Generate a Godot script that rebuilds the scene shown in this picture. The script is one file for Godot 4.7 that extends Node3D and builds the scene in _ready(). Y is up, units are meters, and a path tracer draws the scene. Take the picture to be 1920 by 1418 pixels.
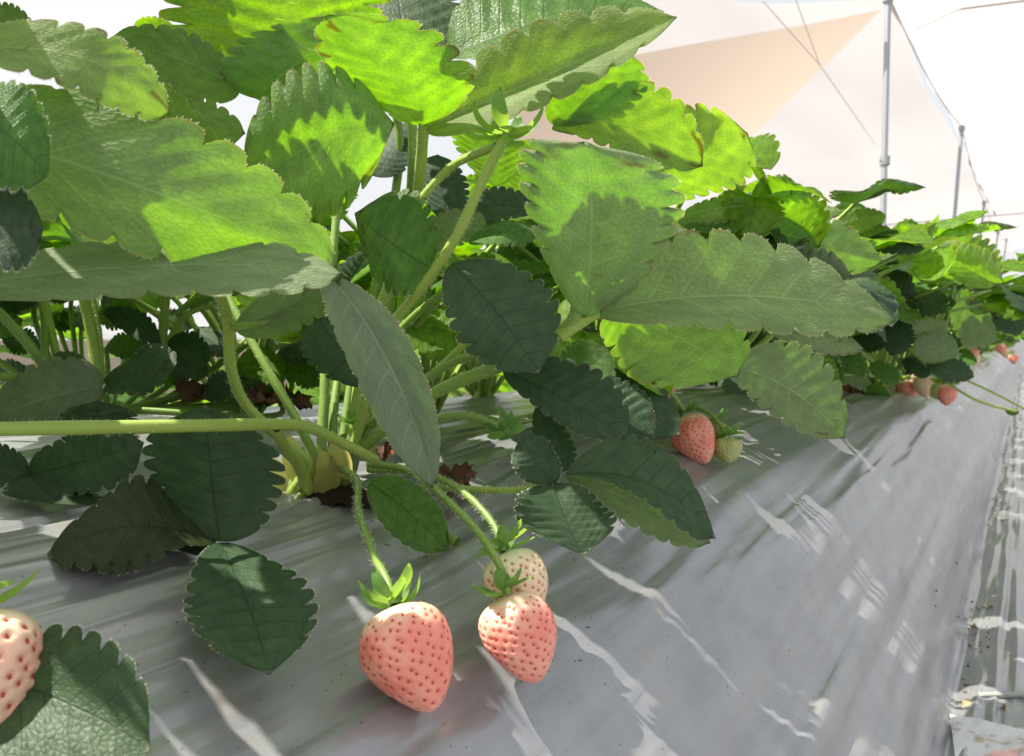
extends Node3D
# A raised bed of pale strawberries under silver mulch film.  The bed runs along -Z; its crest lies towards -X.

# ---------------------------------------------------------------- camera, light and exposure
const CAM_Y := 0.32
const YAW := 34.1
const PITCH := -3.0
const HALF_W := 0.6745
const SUN_TO := Vector3(-0.40, 0.86, 0.30)
const SUN_ENERGY := 1.6
const SKY_ENERGY := 0.49
const EXPOSURE := 1.94

var axis_f: Vector3
var axis_r: Vector3
var axis_u: Vector3
var eye := Vector3(0, CAM_Y, 0)
var rng := RandomNumberGenerator.new()
var used := {}
var M := {}
var blotch := noise(FastNoiseLite.TYPE_SIMPLEX_SMOOTH, 1.0, 404, 3)

func frame_axes():
	var b := Basis.from_euler(Vector3(deg_to_rad(PITCH), deg_to_rad(YAW), 0))
	axis_f = -b.z; axis_r = b.x; axis_u = b.y

func at(u: float, v: float, d: float) -> Vector3:      # a measured spot: where it is seen, and how far along the view
	return eye + (axis_f + axis_r * ((u - 960.0) / 960.0 * HALF_W) - axis_u * ((v - 709.0) / 960.0 * HALF_W)) * d

# ---------------------------------------------------------------- naming
func numbered(called: String) -> String:
	var n = used.get(called, 0)
	used[called] = n + 1
	return called if n == 0 else "%s_%03d" % [called, n]

func tag(o: Node3D, label: String, category := "", group := "", kind := "") -> Node3D:
	if label: o.set_meta("label", label)
	if category: o.set_meta("category", category)
	if group: o.set_meta("group", group)
	if kind: o.set_meta("kind", kind)
	return o

func thing(called: String, label: String, category: String, where := Vector3.ZERO, group := "") -> Node3D:
	var o := Node3D.new()
	o.name = numbered(called)
	add_child(o)
	o.position = where
	return tag(o, label, category, group)

func part(called: String, mesh: Mesh, parent: Node = null, mat: Material = null) -> MeshInstance3D:
	var o := MeshInstance3D.new()
	if parent == null or parent == self:
		o.name = numbered(called)
		add_child(o)
	else:
		var k := called
		var i := 0
		while parent.has_node(NodePath(k)):
			i += 1
			k = "%s_%03d" % [called, i]
		o.name = k
		parent.add_child(o)
	o.mesh = mesh
	if mat: o.material_override = mat
	return o

# ---------------------------------------------------------------- textures and materials
func lin(r: float, g: float, b: float) -> Color:
	return Color(r, g, b).linear_to_srgb()

func enc(x: float) -> int:                              # a linear value as an sRGB byte
	return int(clampf(255.0 * pow(maxf(x, 0.0), 0.4545), 0, 255))

func noise(kind: int, freq: float, s: int, octaves := 3) -> FastNoiseLite:
	var n := FastNoiseLite.new()
	n.noise_type = kind; n.frequency = freq; n.seed = s
	n.fractal_octaves = octaves
	if octaves <= 1: n.fractal_type = FastNoiseLite.FRACTAL_NONE
	return n

func plain(c: Color, rough := 0.6, spec := 0.5) -> StandardMaterial3D:
	var m := StandardMaterial3D.new()
	m.albedo_color = c; m.roughness = rough; m.metallic_specular = spec
	m.cull_mode = BaseMaterial3D.CULL_DISABLED
	return m

const VEINS := 9.0
const RAKE := 0.2222     # how far side veins run forward on their way to the margin
func leaf_textures() -> Array:
	# u runs across the blade (0.5 is the midrib), v from the stalk to the tip; side veins lie at whole steps of v * VEINS
	var W := 512
	var H := 640
	var cells := noise(FastNoiseLite.TYPE_CELLULAR, 0.055, 5, 1)
	cells.cellular_return_type = FastNoiseLite.RETURN_DISTANCE2_SUB
	cells.cellular_jitter = 0.95
	var ci := cells.get_image(W, H, false, false, true)
	var fine := noise(FastNoiseLite.TYPE_CELLULAR, 0.13, 9, 1)
	fine.cellular_return_type = FastNoiseLite.RETURN_DISTANCE2_SUB
	var fi := fine.get_image(W, H, false, false, true)
	var blotch := noise(FastNoiseLite.TYPE_SIMPLEX_SMOOTH, 0.008, 3, 4).get_image(W, H, false, false, true)
	var cd := ci.get_data(); var fd := fi.get_data(); var bd := blotch.get_data()
	var top := PackedByteArray(); top.resize(W * H * 3)
	var und := PackedByteArray(); und.resize(W * H * 3)
	var hei := PackedByteArray(); hei.resize(W * H)
	for y in H:
		var s := (y + 0.5) / H
		for x in W:
			var i := y * W + x
			var a := absf((x + 0.5) / W * 2.0 - 1.0)
			var q := (s - RAKE * a) * VEINS + 0.5
			q = absf(q - roundf(q)) / VEINS          # distance to a side vein
			var side := clampf(1.0 - q / (0.010 * (1.15 - a)), 0.0, 1.0)
			var mid := clampf(1.0 - a / (0.055 * (1.12 - s)), 0.0, 1.0)
			var net := clampf(1.0 - cd[i] / 255.0 * 4.2, 0.0, 1.0)
			var net2 := clampf(1.0 - fd[i] / 255.0 * 3.4, 0.0, 1.0)
			var v := maxf(mid, maxf(side * 0.85, maxf(net * 0.42, net2 * 0.2)))
			var bl := (bd[i] / 255.0 - 0.5)
			var rim := clampf((a - 0.955) * 40.0, 0.0, 1.0)
			var k := (1.0 - 0.55 * v) * (1.0 + 0.34 * bl)
			var i3 := i * 3
			top[i3] = enc(lerpf(k * (0.82 + 0.15 * bl), 0.9, rim * 0.6))
			top[i3 + 1] = enc(k * 0.86)
			top[i3 + 2] = enc(k * 0.80)
			var big := maxf(mid, side * 0.6)
			var k2 := (0.78 - 0.24 * maxf(net * 0.7, net2 * 0.4) * (1.0 - big) + 0.22 * big) * (1.0 + 0.22 * bl)
			und[i3] = enc(lerpf(k2 * 0.97, 1.0, rim * 0.7))
			und[i3 + 1] = enc(k2)
			und[i3 + 2] = enc(k2 * 0.9)
			var dome := sqrt(clampf(cd[i] / 255.0 * 1.6, 0.0, 1.0)) * 0.5 + sqrt(clampf(fd[i] / 255.0 * 1.5, 0.0, 1.0)) * 0.16
			dome += 0.34 * clampf(q * VEINS * 2.0, 0.0, 1.0)
			hei[i] = int(clampf(255.0 * dome * (1.0 - 0.8 * maxf(mid, side)), 0, 255))
	var out := []
	out.append(ImageTexture.create_from_image(Image.create_from_data(W, H, false, Image.FORMAT_RGB8, top)))
	out.append(ImageTexture.create_from_image(Image.create_from_data(W, H, false, Image.FORMAT_RGB8, und)))
	out.append(ImageTexture.create_from_image(Image.create_from_data(W, H, false, Image.FORMAT_L8, hei)))
	return out

func leaf_mat(tex: Texture2D, hei: Texture2D, c: Color, through: Color, rough: float, relief: float, spec := 0.7) -> StandardMaterial3D:
	var m := plain(c, rough, spec)
	m.albedo_texture = tex
	m.vertex_color_use_as_albedo = true
	m.backlight_enabled = true
	m.backlight = through
	m.heightmap_enabled = true
	m.heightmap_texture = hei
	m.heightmap_scale = relief
	return m

func make_materials():
	var t := leaf_textures()
	# kinds of blade: [upper side, lower side]
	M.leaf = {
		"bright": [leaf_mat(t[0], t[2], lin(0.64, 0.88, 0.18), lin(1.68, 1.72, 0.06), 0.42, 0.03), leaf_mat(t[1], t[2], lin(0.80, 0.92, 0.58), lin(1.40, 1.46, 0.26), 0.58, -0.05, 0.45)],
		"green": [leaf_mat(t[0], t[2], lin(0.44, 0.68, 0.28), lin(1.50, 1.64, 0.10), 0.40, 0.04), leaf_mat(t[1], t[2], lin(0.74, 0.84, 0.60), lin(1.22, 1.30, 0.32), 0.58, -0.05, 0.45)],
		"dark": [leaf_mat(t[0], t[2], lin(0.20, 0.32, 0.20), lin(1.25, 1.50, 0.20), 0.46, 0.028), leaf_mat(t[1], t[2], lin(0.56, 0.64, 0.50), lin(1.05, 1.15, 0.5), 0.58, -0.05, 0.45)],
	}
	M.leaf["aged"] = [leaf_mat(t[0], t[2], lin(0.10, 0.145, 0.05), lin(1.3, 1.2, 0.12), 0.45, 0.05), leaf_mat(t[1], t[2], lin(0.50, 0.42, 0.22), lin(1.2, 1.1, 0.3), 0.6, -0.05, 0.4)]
	M.stem_dark = plain(lin(0.16, 0.20, 0.06), 0.5, 0.4)
	M.stem = plain(lin(0.20, 0.32, 0.06), 0.42, 0.5)
	M.stem_pale = plain(lin(0.32, 0.44, 0.08), 0.45, 0.5)
	M.hair = plain(lin(0.80, 0.82, 0.70), 0.5)
	M.hair.backlight_enabled = true
	M.hair.backlight = lin(1.0, 1.0, 0.9)
	M.sepal = plain(lin(0.09, 0.20, 0.06), 0.5)
	M.sepal.backlight_enabled = true
	M.sepal.backlight = lin(0.40, 0.62, 0.06)
	M.fruit = plain(Color.WHITE, 0.33, 0.6)
	M.fruit.vertex_color_use_as_albedo = true
	M.fruit.subsurf_scatter_enabled = true
	M.fruit.subsurf_scatter_strength = 0.10
	M.seed = plain(lin(0.40, 0.06, 0.05), 0.4)
	M.seed_pale = plain(lin(0.40, 0.16, 0.07), 0.4)
	M.seed_green = plain(lin(0.26, 0.28, 0.08), 0.45)
	M.soil = plain(lin(0.035, 0.026, 0.02), 0.95, 0.2)
	M.dry = plain(lin(0.085, 0.058, 0.045), 0.8, 0.3)
	M.dry.backlight_enabled = true
	M.dry.backlight = lin(0.5, 0.22, 0.10)
	M.straw = plain(lin(0.40, 0.30, 0.17), 0.7, 0.3)
	M.metal = plain(lin(0.40, 0.43, 0.47), 0.45, 0.5)
	M.metal.metallic = 0.5
	M.cord = plain(lin(0.62, 0.58, 0.56), 0.8, 0.2)
	M.tube = plain(lin(0.30, 0.32, 0.30), 0.55, 0.4)
	M.cloth_white = plain(lin(0.44, 0.44, 0.455), 0.9, 0.1)
	M.cloth_white.backlight_enabled = true
	M.cloth_white.backlight = lin(0.54, 0.53, 0.55)
	M.cloth_peach = plain(lin(0.38, 0.31, 0.27), 0.9, 0.1)
	M.cloth_peach.backlight_enabled = true
	M.cloth_peach.backlight = lin(0.50, 0.42, 0.365)
	film_material()

func film_material():
	# u across the bed, v along it, both in metres / 0.6; streaks run along the bed
	var W := 1024
	var H := 1024
	var streak := noise(FastNoiseLite.TYPE_SIMPLEX_SMOOTH, 0.02, 21, 4)
	var si := Image.create(W, H, false, Image.FORMAT_L8)
	var narrow := streak.get_seamless_image(W, 96, false, false, 0.2)
	narrow.resize(W, H, Image.INTERPOLATE_CUBIC)
	narrow.convert(Image.FORMAT_L8)
	var grime := noise(FastNoiseLite.TYPE_SIMPLEX_SMOOTH, 0.012, 31, 5).get_seamless_image(W, H, false, false, 0.2)
	grime.convert(Image.FORMAT_L8)
	var nd := narrow.get_data(); var gd := grime.get_data()
	var r := RandomNumberGenerator.new()
	r.seed = 77
	var col := PackedByteArray(); col.resize(W * H * 3)
	for i in W * H:
		var k := 0.80 + 0.05 * (nd[i] / 255.0 - 0.5) + 0.09 * (gd[i] / 255.0 - 0.5) + 0.03 * r.randf()
		var brown := clampf((gd[i] / 255.0 - 0.66) * 0.6, 0.0, 0.12)
		col[i * 3] = int(clampf(255.0 * k * (1.0 - 0.1 * brown), 0, 255))
		col[i * 3 + 1] = int(clampf(255.0 * k * (1.0 - 0.3 * brown), 0, 255))
		col[i * 3 + 2] = int(clampf(255.0 * k * (1.0 - 0.6 * brown), 0, 255))
	var im := Image.create_from_data(W, H, false, Image.FORMAT_RGB8, col)
	for n in 1500:                                  # specks of soil and scratches
		var x := r.randi() % W
		var y := r.randi() % H
		var long := r.randi_range(2, 5) if r.randf() < 0.12 else 1
		var slope := r.randf_range(-1.0, 1.0)
		var g := r.randf_range(0.25, 0.62)
		for j in long:
			im.set_pixel((x + int(j * slope)) % W, (y + j) % H, Color(g, g * 0.95, g * 0.85))
	im.generate_mipmaps()
	var m := plain(lin(0.52, 0.53, 0.555), 0.30, 0.5)
	m.albedo_texture = ImageTexture.create_from_image(im)
	m.metallic = 0.42
	m.heightmap_enabled = true
	m.heightmap_texture = ImageTexture.create_from_image(narrow)
	m.heightmap_scale = 0.07
	M.film = m

# ---------------------------------------------------------------- mesh helpers
func grid_mesh(P: PackedVector3Array, rows: int, cols: int, UV: PackedVector2Array, flip := false, colors := PackedColorArray()) -> Array:
	var N := PackedVector3Array()
	N.resize(P.size())
	for i in rows:
		var i0 := maxi(i - 1, 0) * cols
		var i1 := mini(i + 1, rows - 1) * cols
		for j in cols:
			var dv := P[i1 + j] - P[i0 + j]
			var du := P[i * cols + mini(j + 1, cols - 1)] - P[i * cols + maxi(j - 1, 0)]
			var n := du.cross(dv)
			n = n.normalized() if n.length_squared() > 1e-20 else Vector3.UP
			N[i * cols + j] = -n if flip else n
	var I := PackedInt32Array()
	I.resize((rows - 1) * (cols - 1) * 6)
	var k := 0
	for i in rows - 1:
		for j in cols - 1:
			var a := i * cols + j
			var b := a + 1
			var c := a + cols
			var d := c + 1
			# front faces run clockwise seen from the side the normal points to
			if flip:
				I[k] = a; I[k + 1] = b; I[k + 2] = c; I[k + 3] = b; I[k + 4] = d; I[k + 5] = c
			else:
				I[k] = a; I[k + 1] = c; I[k + 2] = b; I[k + 3] = b; I[k + 4] = c; I[k + 5] = d
			k += 6
	var A := []
	A.resize(Mesh.ARRAY_MAX)
	A[Mesh.ARRAY_VERTEX] = P
	A[Mesh.ARRAY_NORMAL] = N
	if UV.size(): A[Mesh.ARRAY_TEX_UV] = UV
	if colors.size(): A[Mesh.ARRAY_COLOR] = colors
	A[Mesh.ARRAY_INDEX] = I
	return A

func add_surface(m: ArrayMesh, A: Array, mat: Material):
	m.add_surface_from_arrays(Mesh.PRIMITIVE_TRIANGLES, A)
	m.surface_set_material(m.get_surface_count() - 1, mat)

func one(A: Array, mat: Material) -> ArrayMesh:
	var m := ArrayMesh.new()
	add_surface(m, A, mat)
	return m

func smooth_path(pts: Array, per := 8) -> PackedVector3Array:
	var out := PackedVector3Array()
	var n := pts.size()
	for i in n - 1:
		var p0: Vector3 = pts[maxi(i - 1, 0)]
		var p1: Vector3 = pts[i]
		var p2: Vector3 = pts[i + 1]
		var p3: Vector3 = pts[mini(i + 2, n - 1)]
		for k in per:
			out.append(p1.cubic_interpolate(p2, p0, p3, float(k) / per))
	out.append(pts[n - 1])
	return out

# tube along a path; returns the surface arrays
func tube(path: PackedVector3Array, r0: float, r1: float, sides := 10, groove := 0.0, knobs := 0.0) -> Array:
	var P := PackedVector3Array()
	var cols := sides + 1
	var side := Vector3.UP
	for i in path.size():
		var t := (path[mini(i + 1, path.size() - 1)] - path[maxi(i - 1, 0)]).normalized()
		if i == 0:
			side = t.cross(Vector3.UP if absf(t.y) < 0.9 else Vector3.RIGHT).normalized()
		side = (side - t * side.dot(t)).normalized()
		var other := t.cross(side)
		var f := float(i) / maxf(1.0, path.size() - 1)
		var r := lerpf(r0, r1, f)
		if knobs > 0.0: r *= 1.0 + knobs * sin(f * 37.0 + r0 * 9000.0) * sin(f * 11.0)
		for j in cols:
			var a := TAU * j / sides
			var rr := r * (1.0 - groove * maxf(0.0, cos(a)) * maxf(0.0, cos(a)))
			P.append(path[i] + (side * cos(a) + other * sin(a)) * rr)
	return grid_mesh(P, path.size(), cols, PackedVector2Array())

func hairs_on(path: PackedVector3Array, r0: float, r1: float, per_m: float, long: float) -> ArrayMesh:
	var st := SurfaceTool.new()
	st.begin(Mesh.PRIMITIVE_TRIANGLES)
	for i in path.size() - 1:
		var seg := path[i + 1] - path[i]
		var t := seg.normalized()
		var side := t.cross(Vector3.UP if absf(t.y) < 0.9 else Vector3.RIGHT).normalized()
		var other := t.cross(side)
		var n := int(seg.length() * per_m + rng.randf())
		for k in n:
			var f := rng.randf()
			var a := rng.randf() * TAU
			var out := side * cos(a) + other * sin(a)
			var r := lerpf(r0, r1, (i + f) / (path.size() - 1.0))
			hair(st, path[i] + seg * f + out * r * 0.95, (out + t * rng.randf_range(-0.35, 0.35)).normalized() * long * rng.randf_range(0.6, 1.2), t)
	st.generate_normals()
	return st.commit()

func hair(st: SurfaceTool, p: Vector3, d: Vector3, across: Vector3):
	var w := 0.00012
	var s := d.cross(across).normalized() * w
	var c := across * w
	st.add_vertex(p - c); st.add_vertex(p + c); st.add_vertex(p + d)
	st.add_vertex(p - s); st.add_vertex(p + s); st.add_vertex(p + d)

# ---------------------------------------------------------------- leaf blades
# A blade is given by five spots: stalk end, middle of the midrib, tip, and the middle of each margin.
func blade(B: Vector3, C: Vector3, T: Vector3, L: Vector3, R: Vector3, o := {}) -> Dictionary:
	var teeth: int = o.get("teeth", 9)
	var per: int = o.get("per", 7)
	var half: int = o.get("half", 7)
	var a_pow: float = o.get("base", 0.72)
	var b_pow: float = o.get("end", 0.50)
	var cup: float = o.get("cup", 0.0)           # rise of the margin, as a share of the half width
	var wave: float = o.get("wave", 0.05)
	var pleat: float = 0.5 * o.get("pleat", 0.030)
	var deep: float = o.get("deep", 0.19)
	var sweep: float = o.get("sweep", 0.16)
	var curl: float = o.get("curl", 0.0)         # the tip bends down by this share of the length
	var phase: float = o.get("phase", rng.randf() * 6.0)
	var up_hint: Vector3 = o.up
	var Q := C * 2.0 - (B + T) * 0.5
	var length := (T - B).length()
	var smax := a_pow / (a_pow + b_pow)
	var sw := clampf(smax + sweep * smax * (1.0 - smax) * 2.2, 0.0, 1.0)
	var W := B * (1 - sw) * (1 - sw) + Q * 2.0 * sw * (1 - sw) + T * sw * sw
	var VL := L - W                                          # margin spots are where the blade is widest
	var VR := R - W
	var hw := (VL.length() + VR.length()) * 0.5
	var n0 := (VR - VL).cross(T - B).normalized()
	if n0.dot(up_hint) < 0.0: n0 = -n0
	var wmax := pow(smax, a_pow) * pow(1.0 - smax, b_pow)
	var rows := teeth * per + 1
	var cols := half * 2 + 1
	var P := PackedVector3Array(); P.resize(rows * cols)
	var U := PackedVector2Array(); U.resize(rows * cols)
	for i in rows:
		var s := float(i) / (rows - 1)
		var w := pow(s, a_pow) * pow(1.0 - s, b_pow) / wmax
		var q := s * teeth
		q = absf((q - floorf(q)) * 2.0 - 1.0)               # 1 in the notch, 0 at the tooth's point
		var notch := pow(q, 3.6) * deep * (0.8 + 0.4 * absf(sin(s * 41.0 + phase))) * smoothstep(0.12, 0.35, s)
		for j in cols:
			var t := float(j - half) / half
			var a := absf(t)
			a = 1.0 - pow(1.0 - a, 1.35)                     # closer rows near the margin
			var sg := 1.0 if t >= 0.0 else -1.0
			var V := VR if t >= 0.0 else VL
			var s2 := clampf(s + sweep * a * s * (1.0 - s) * 2.2 - notch * smoothstep(0.6, 1.0, a) * 0.10, 0.0, 1.0)
			var m := B * (1 - s2) * (1 - s2) + Q * 2.0 * s2 * (1 - s2) + T * s2 * s2
			var out := a * w * (1.0 - notch * smoothstep(0.62, 1.0, a))
			var h := cup * hw * (a * a - a) * w * 2.0
			h += wave * hw * sin(s * 9.0 + phase + sg * 1.3) * a * a * w
			h += pleat * hw * -cos(TAU * (s - RAKE * a) * VEINS) * sin(PI * clampf(a, 0, 1)) * w
			h -= curl * length * pow(s2, 3.0)
			h -= 0.045 * hw * (1.0 - smoothstep(0.0, 0.13, a)) * minf(w, 0.6)
			P[i * cols + j] = m + V * out + n0 * h
			U[i * cols + j] = Vector2(0.5 + 0.5 * a * sg, s)
	var at_root: Vector3 = o.get("off", Vector3(0, 99, 0))
	for i in P.size():                                       # blades rest on the film
		var w3 := P[i] + at_root
		if w3.y < 0.27: P[i].y = maxf(w3.y, bed_y(-w3.x, w3.z) + 0.0025) - at_root.y
	return {"P": P, "U": U, "rows": rows, "cols": cols, "n": n0, "up": n0}

func blade_mesh(g: Dictionary, kind: String) -> ArrayMesh:
	var A := grid_mesh(g.P, g.rows, g.cols, g.U)
	var N: PackedVector3Array = A[Mesh.ARRAY_NORMAL]
	var mean := Vector3.ZERO
	for n in N: mean += n
	var flip: bool = mean.dot(g.up) < 0.0
	if flip: A = grid_mesh(g.P, g.rows, g.cols, g.U, true)
	N = A[Mesh.ARRAY_NORMAL]
	var Pt: PackedVector3Array = g.P.duplicate()
	var Pu: PackedVector3Array = g.P.duplicate()
	var half: int = (g.cols - 1) / 2
	for k in Pt.size():
		var a := absf(float(k % g.cols - half) / half)
		var th := 0.00022 * (1.0 - a * a * a * a)
		Pt[k] += N[k] * th
		Pu[k] -= N[k] * th
	# each blade has its own tone, a few blotches and a browned rim here and there
	var K := PackedColorArray()
	K.resize(Pt.size())
	var tone := rng.randf_range(0.86, 1.0)
	var warm := rng.randf_range(0.90, 1.0)
	var seat := Vector2(rng.randf() * 90.0, rng.randf() * 90.0)
	var scorch := rng.randf_range(0.45, 1.1)
	for k in Pt.size():
		var a := absf(float(k % g.cols - half) / half)
		var uv: Vector2 = g.U[k]
		var q := blotch.get_noise_2d(seat.x + uv.x * 2.2, seat.y + uv.y * 2.8)
		var c := Color(warm, 1.0, 0.92) * (tone + 0.10 * q)
		var q2 := blotch.get_noise_2d(seat.y + uv.x * 5.0, seat.x + uv.y * 5.0)
		var burn := clampf((q2 + 0.42 * smoothstep(0.75, 1.0, maxf(a, uv.y)) - scorch) * 5.0, 0.0, 0.75)
		K[k] = c.lerp(Color(0.62, 0.34, 0.26) * tone, burn)
	var m := ArrayMesh.new()
	add_surface(m, grid_mesh(Pt, g.rows, g.cols, g.U, flip, K), M.leaf[kind][0])
	add_surface(m, grid_mesh(Pu, g.rows, g.cols, g.U, not flip, K), M.leaf[kind][1])
	return m

func margin_hairs(g: Dictionary, per_row: int, long: float) -> ArrayMesh:
	var st := SurfaceTool.new()
	st.begin(Mesh.PRIMITIVE_TRIANGLES)
	var P: PackedVector3Array = g.P
	var cols: int = g.cols
	for i in range(3, g.rows - 1):
		for e in 2:
			var k: int = i * cols + (0 if e == 0 else cols - 1)
			var inner: int = k + (1 if e == 0 else -1)
			var out := (P[k] - P[inner]).normalized()
			var along := P[k + cols] - P[k]
			for h in per_row:
				var d: Vector3 = (out + along.normalized() * rng.randf_range(0.0, 0.9) + g.n * rng.randf_range(-0.6, 0.6)).normalized()
				hair(st, P[k] + along * rng.randf(), d * long * rng.randf_range(0.5, 1.1), along.normalized())
	st.generate_normals()
	return st.commit()

# spots: B, C, T, L, R, each [u, v, d].  face: which side of the blade is turned to the viewer.
func leaf(plant: Node3D, kind: String, face: String, b: Array, c: Array, t: Array, l: Array, r: Array, o := {}) -> MeshInstance3D:
	# a blade seen from below overhangs: what is higher up stands nearer, by the share "tilt"
	var k: float = o.get("tilt", 0.75 if face == "under" else 0.0) * b[2] / 960.0 * HALF_W
	var B := at(b[0], b[1], b[2]); var C := at(c[0], c[1], c[2] + k * (c[1] - b[1])); var T := at(t[0], t[1], t[2] + k * (t[1] - b[1]))
	var L := at(l[0], l[1], l[2] + k * (l[1] - b[1])); var R := at(r[0], r[1], r[2] + k * (r[1] - b[1]))
	var to_eye := (eye - C).normalized()
	o["up"] = to_eye if face == "top" else -to_eye
	var off := plant.position
	o["off"] = off
	var g := blade(B - off, C - off, T - off, L - off, R - off, o)
	var e := part("leaf", blade_mesh(g, kind), plant)
	if o.get("hairs", 1) > 0:
		var h := part("leaf_hairs", margin_hairs(g, o.get("hairs", 1), 0.0011), e, M.hair)
		h.set_meta("kind", "stuff")
	return e

# a stalk or stem through the given spots
func stem(plant: Node3D, called: String, spots: Array, r0: float, r1: float, hairy := 900.0, mat: Material = null) -> MeshInstance3D:
	var pts := []
	for s in spots: pts.append(at(s[0], s[1], s[2]) - plant.position)
	var path := smooth_path(pts, 7)
	var e := part(called, one(tube(path, r0, r1, 12, 0.25, 0.05), mat if mat else M.stem), plant)
	if hairy > 0.0:
		var h := part("stalk_hairs", hairs_on(path, r0, r1, hairy * 2.2, 0.0018), e, M.hair)
		h.set_meta("kind", "stuff")
	return e

# ---------------------------------------------------------------- fruit
func fruit_mesh(R: float, Ln: float, n_seed: int, s: int, shoulder: Color, body: Color, blush: Color, lean := 0.0) -> Array:
	var r := RandomNumberGenerator.new()
	r.seed = s
	var rows := 78
	var cols := 97
	var wob := noise(FastNoiseLite.TYPE_SIMPLEX_SMOOTH, 0.7, s, 2)
	var seeds := []
	var share := PackedFloat32Array()                       # seeds are spread by area
	var sum := 0.0
	for i in 101:
		share.append(sum)
		sum += pow(maxf(sin(PI * pow(0.10 + 0.87 * (i + 0.5) / 101.0, 0.65)), 0.0), 0.60)
	for k in n_seed:
		var at_share := (k + 0.5) / n_seed * sum
		var v := 0.10 + 0.87 * (share.bsearch(at_share) - 0.5) / 101.0
		var th := k * 2.399963 + r.randf_range(-0.09, 0.09)
		seeds.append(Vector2(v + r.randf_range(-0.008, 0.008), fposmod(th, TAU)))
	var P := PackedVector3Array(); P.resize(rows * cols)
	var K := PackedColorArray(); K.resize(rows * cols)
	var spots := PackedVector3Array()
	for q in seeds: spots.append(fruit_point(q.x, q.y, R, Ln, wob, lean))
	var rad := sqrt(2.6 * PI * R * Ln / n_seed / PI) * 0.52
	var cell := {}
	for k in spots.size():
		var key := Vector3i((spots[k] / (rad * 1.2)).floor())
		if not cell.has(key): cell[key] = []
		cell[key].append(k)
	for i in rows:
		var v := float(i) / (rows - 1)
		v = lerpf(v, 0.5 - 0.5 * cos(PI * v), 0.6)
		for j in cols:
			var th := TAU * j / (cols - 1)
			var p := fruit_point(v, th, R, Ln, wob, lean)
			var near := 1.0
			var base := Vector3i((p / (rad * 1.2)).floor())
			for dx in [-1, 0, 1]:
				for dy in [-1, 0, 1]:
					for dz in [-1, 0, 1]:
						for k in cell.get(base + Vector3i(dx, dy, dz), []):
							near = minf(near, spots[k].distance_to(p) / rad)
			var dip := 1.0 - smoothstep(0.15, 1.0, near)
			var inw := Vector3(p.x, (p.y + Ln * 0.42) * 0.55, p.z).normalized()
			P[i * cols + j] = p - inw * dip * rad * 0.55
			var mix := smoothstep(0.04, 0.34, v + 0.07 * wob.get_noise_3d(p.x * 190, p.y * 190, p.z * 190))
			var c := shoulder.lerp(body, mix)
			c = c.lerp(blush, clampf(0.55 + 0.9 * wob.get_noise_3d(p.x * 90 + 7, p.y * 90, p.z * 90), 0.0, 1.0) * mix * 0.8)
			K[i * cols + j] = c.lerp(c * Color(0.92, 0.50, 0.45), dip * 0.7)
	var st := SurfaceTool.new()
	st.begin(Mesh.PRIMITIVE_TRIANGLES)
	for k in spots.size():
		var p: Vector3 = spots[k]
		var out := Vector3(p.x, (p.y + Ln * 0.42) * 0.55, p.z).normalized()
		var down := (Vector3.DOWN - out * out.dot(Vector3.DOWN)).normalized()
		var side := out.cross(down)
		var z := rad * r.randf_range(0.44, 0.58)
		var c := p - out * rad * 0.40
		var tip := c - down * z * 1.25
		var low := c + down * z * 0.95
		var ring := [tip, c - down * z * 0.2 + side * z * 0.62, c + down * z * 0.6 + side * z * 0.55, low, c + down * z * 0.6 - side * z * 0.55, c - down * z * 0.2 - side * z * 0.62]
		var peak := c + out * z * 0.45 + down * z * 0.1
		for q in 6:
			st.add_vertex(peak); st.add_vertex(ring[(q + 1) % 6]); st.add_vertex(ring[q])
	st.generate_normals()
	return [one(grid_mesh(P, rows, cols, PackedVector2Array(), false, K), M.fruit), st.commit()]

# the stalk end is at the origin, the tip at -Ln on y
func fruit_point(v: float, th: float, R: float, Ln: float, wob: FastNoiseLite, lean: float) -> Vector3:
	var f := pow(maxf(sin(PI * pow(v, 0.65)), 0.0), 0.60)
	var y := -Ln * (v - 0.09 * (1.0 - v) * (1.0 - v) * sin(PI * clampf(v * 2.0, 0, 1)) * 0.0)
	var rr := R * f * (1.0 + 0.10 * wob.get_noise_3d(cos(th) * 1.3, v * 1.6, sin(th) * 1.3))
	var lump := 1.0 + 0.025 * sin(3.0 * th + v * 2.0)
	return Vector3(cos(th) * rr * lump + lean * R * v * v, y, sin(th) * rr * lump)

func sepal_mesh(long: float, wide: float, bend: float) -> ArrayMesh:
	var rows := 9
	var cols := 5
	var P := PackedVector3Array()
	for i in rows:
		var s := float(i) / (rows - 1)
		var w := wide * pow(sin(PI * clampf(s * 0.93 + 0.07, 0, 1)), 0.75)
		var ang := bend * s
		var y := long * s * sin(ang) 
		var x := long * s * cos(ang)
		for j in cols:
			var t := (j - 2) / 2.0
			P.append(Vector3(x, y + absf(t) * w * 0.25, t * w * 0.5))
	return one(grid_mesh(P, rows, cols, PackedVector2Array()), M.sepal)

func calyx(parent: Node3D, n: int, long: float, r0: float, lift: Array, s: int) -> Node3D:
	var r := RandomNumberGenerator.new()
	r.seed = s
	var c := Node3D.new()
	c.name = "calyx"
	parent.add_child(c)
	for k in n:
		var m := sepal_mesh(long * r.randf_range(0.75, 1.15), long * r.randf_range(0.36, 0.5), r.randf_range(lift[0], lift[1]))
		var e := part("sepal", m, c)
		e.rotation = Vector3(0, TAU * k / n + r.randf_range(-0.25, 0.25), r.randf_range(-0.15, 0.2))
		e.position = e.basis * Vector3(r0 * 0.4, 0.0004 * k, 0)
	return c

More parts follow.
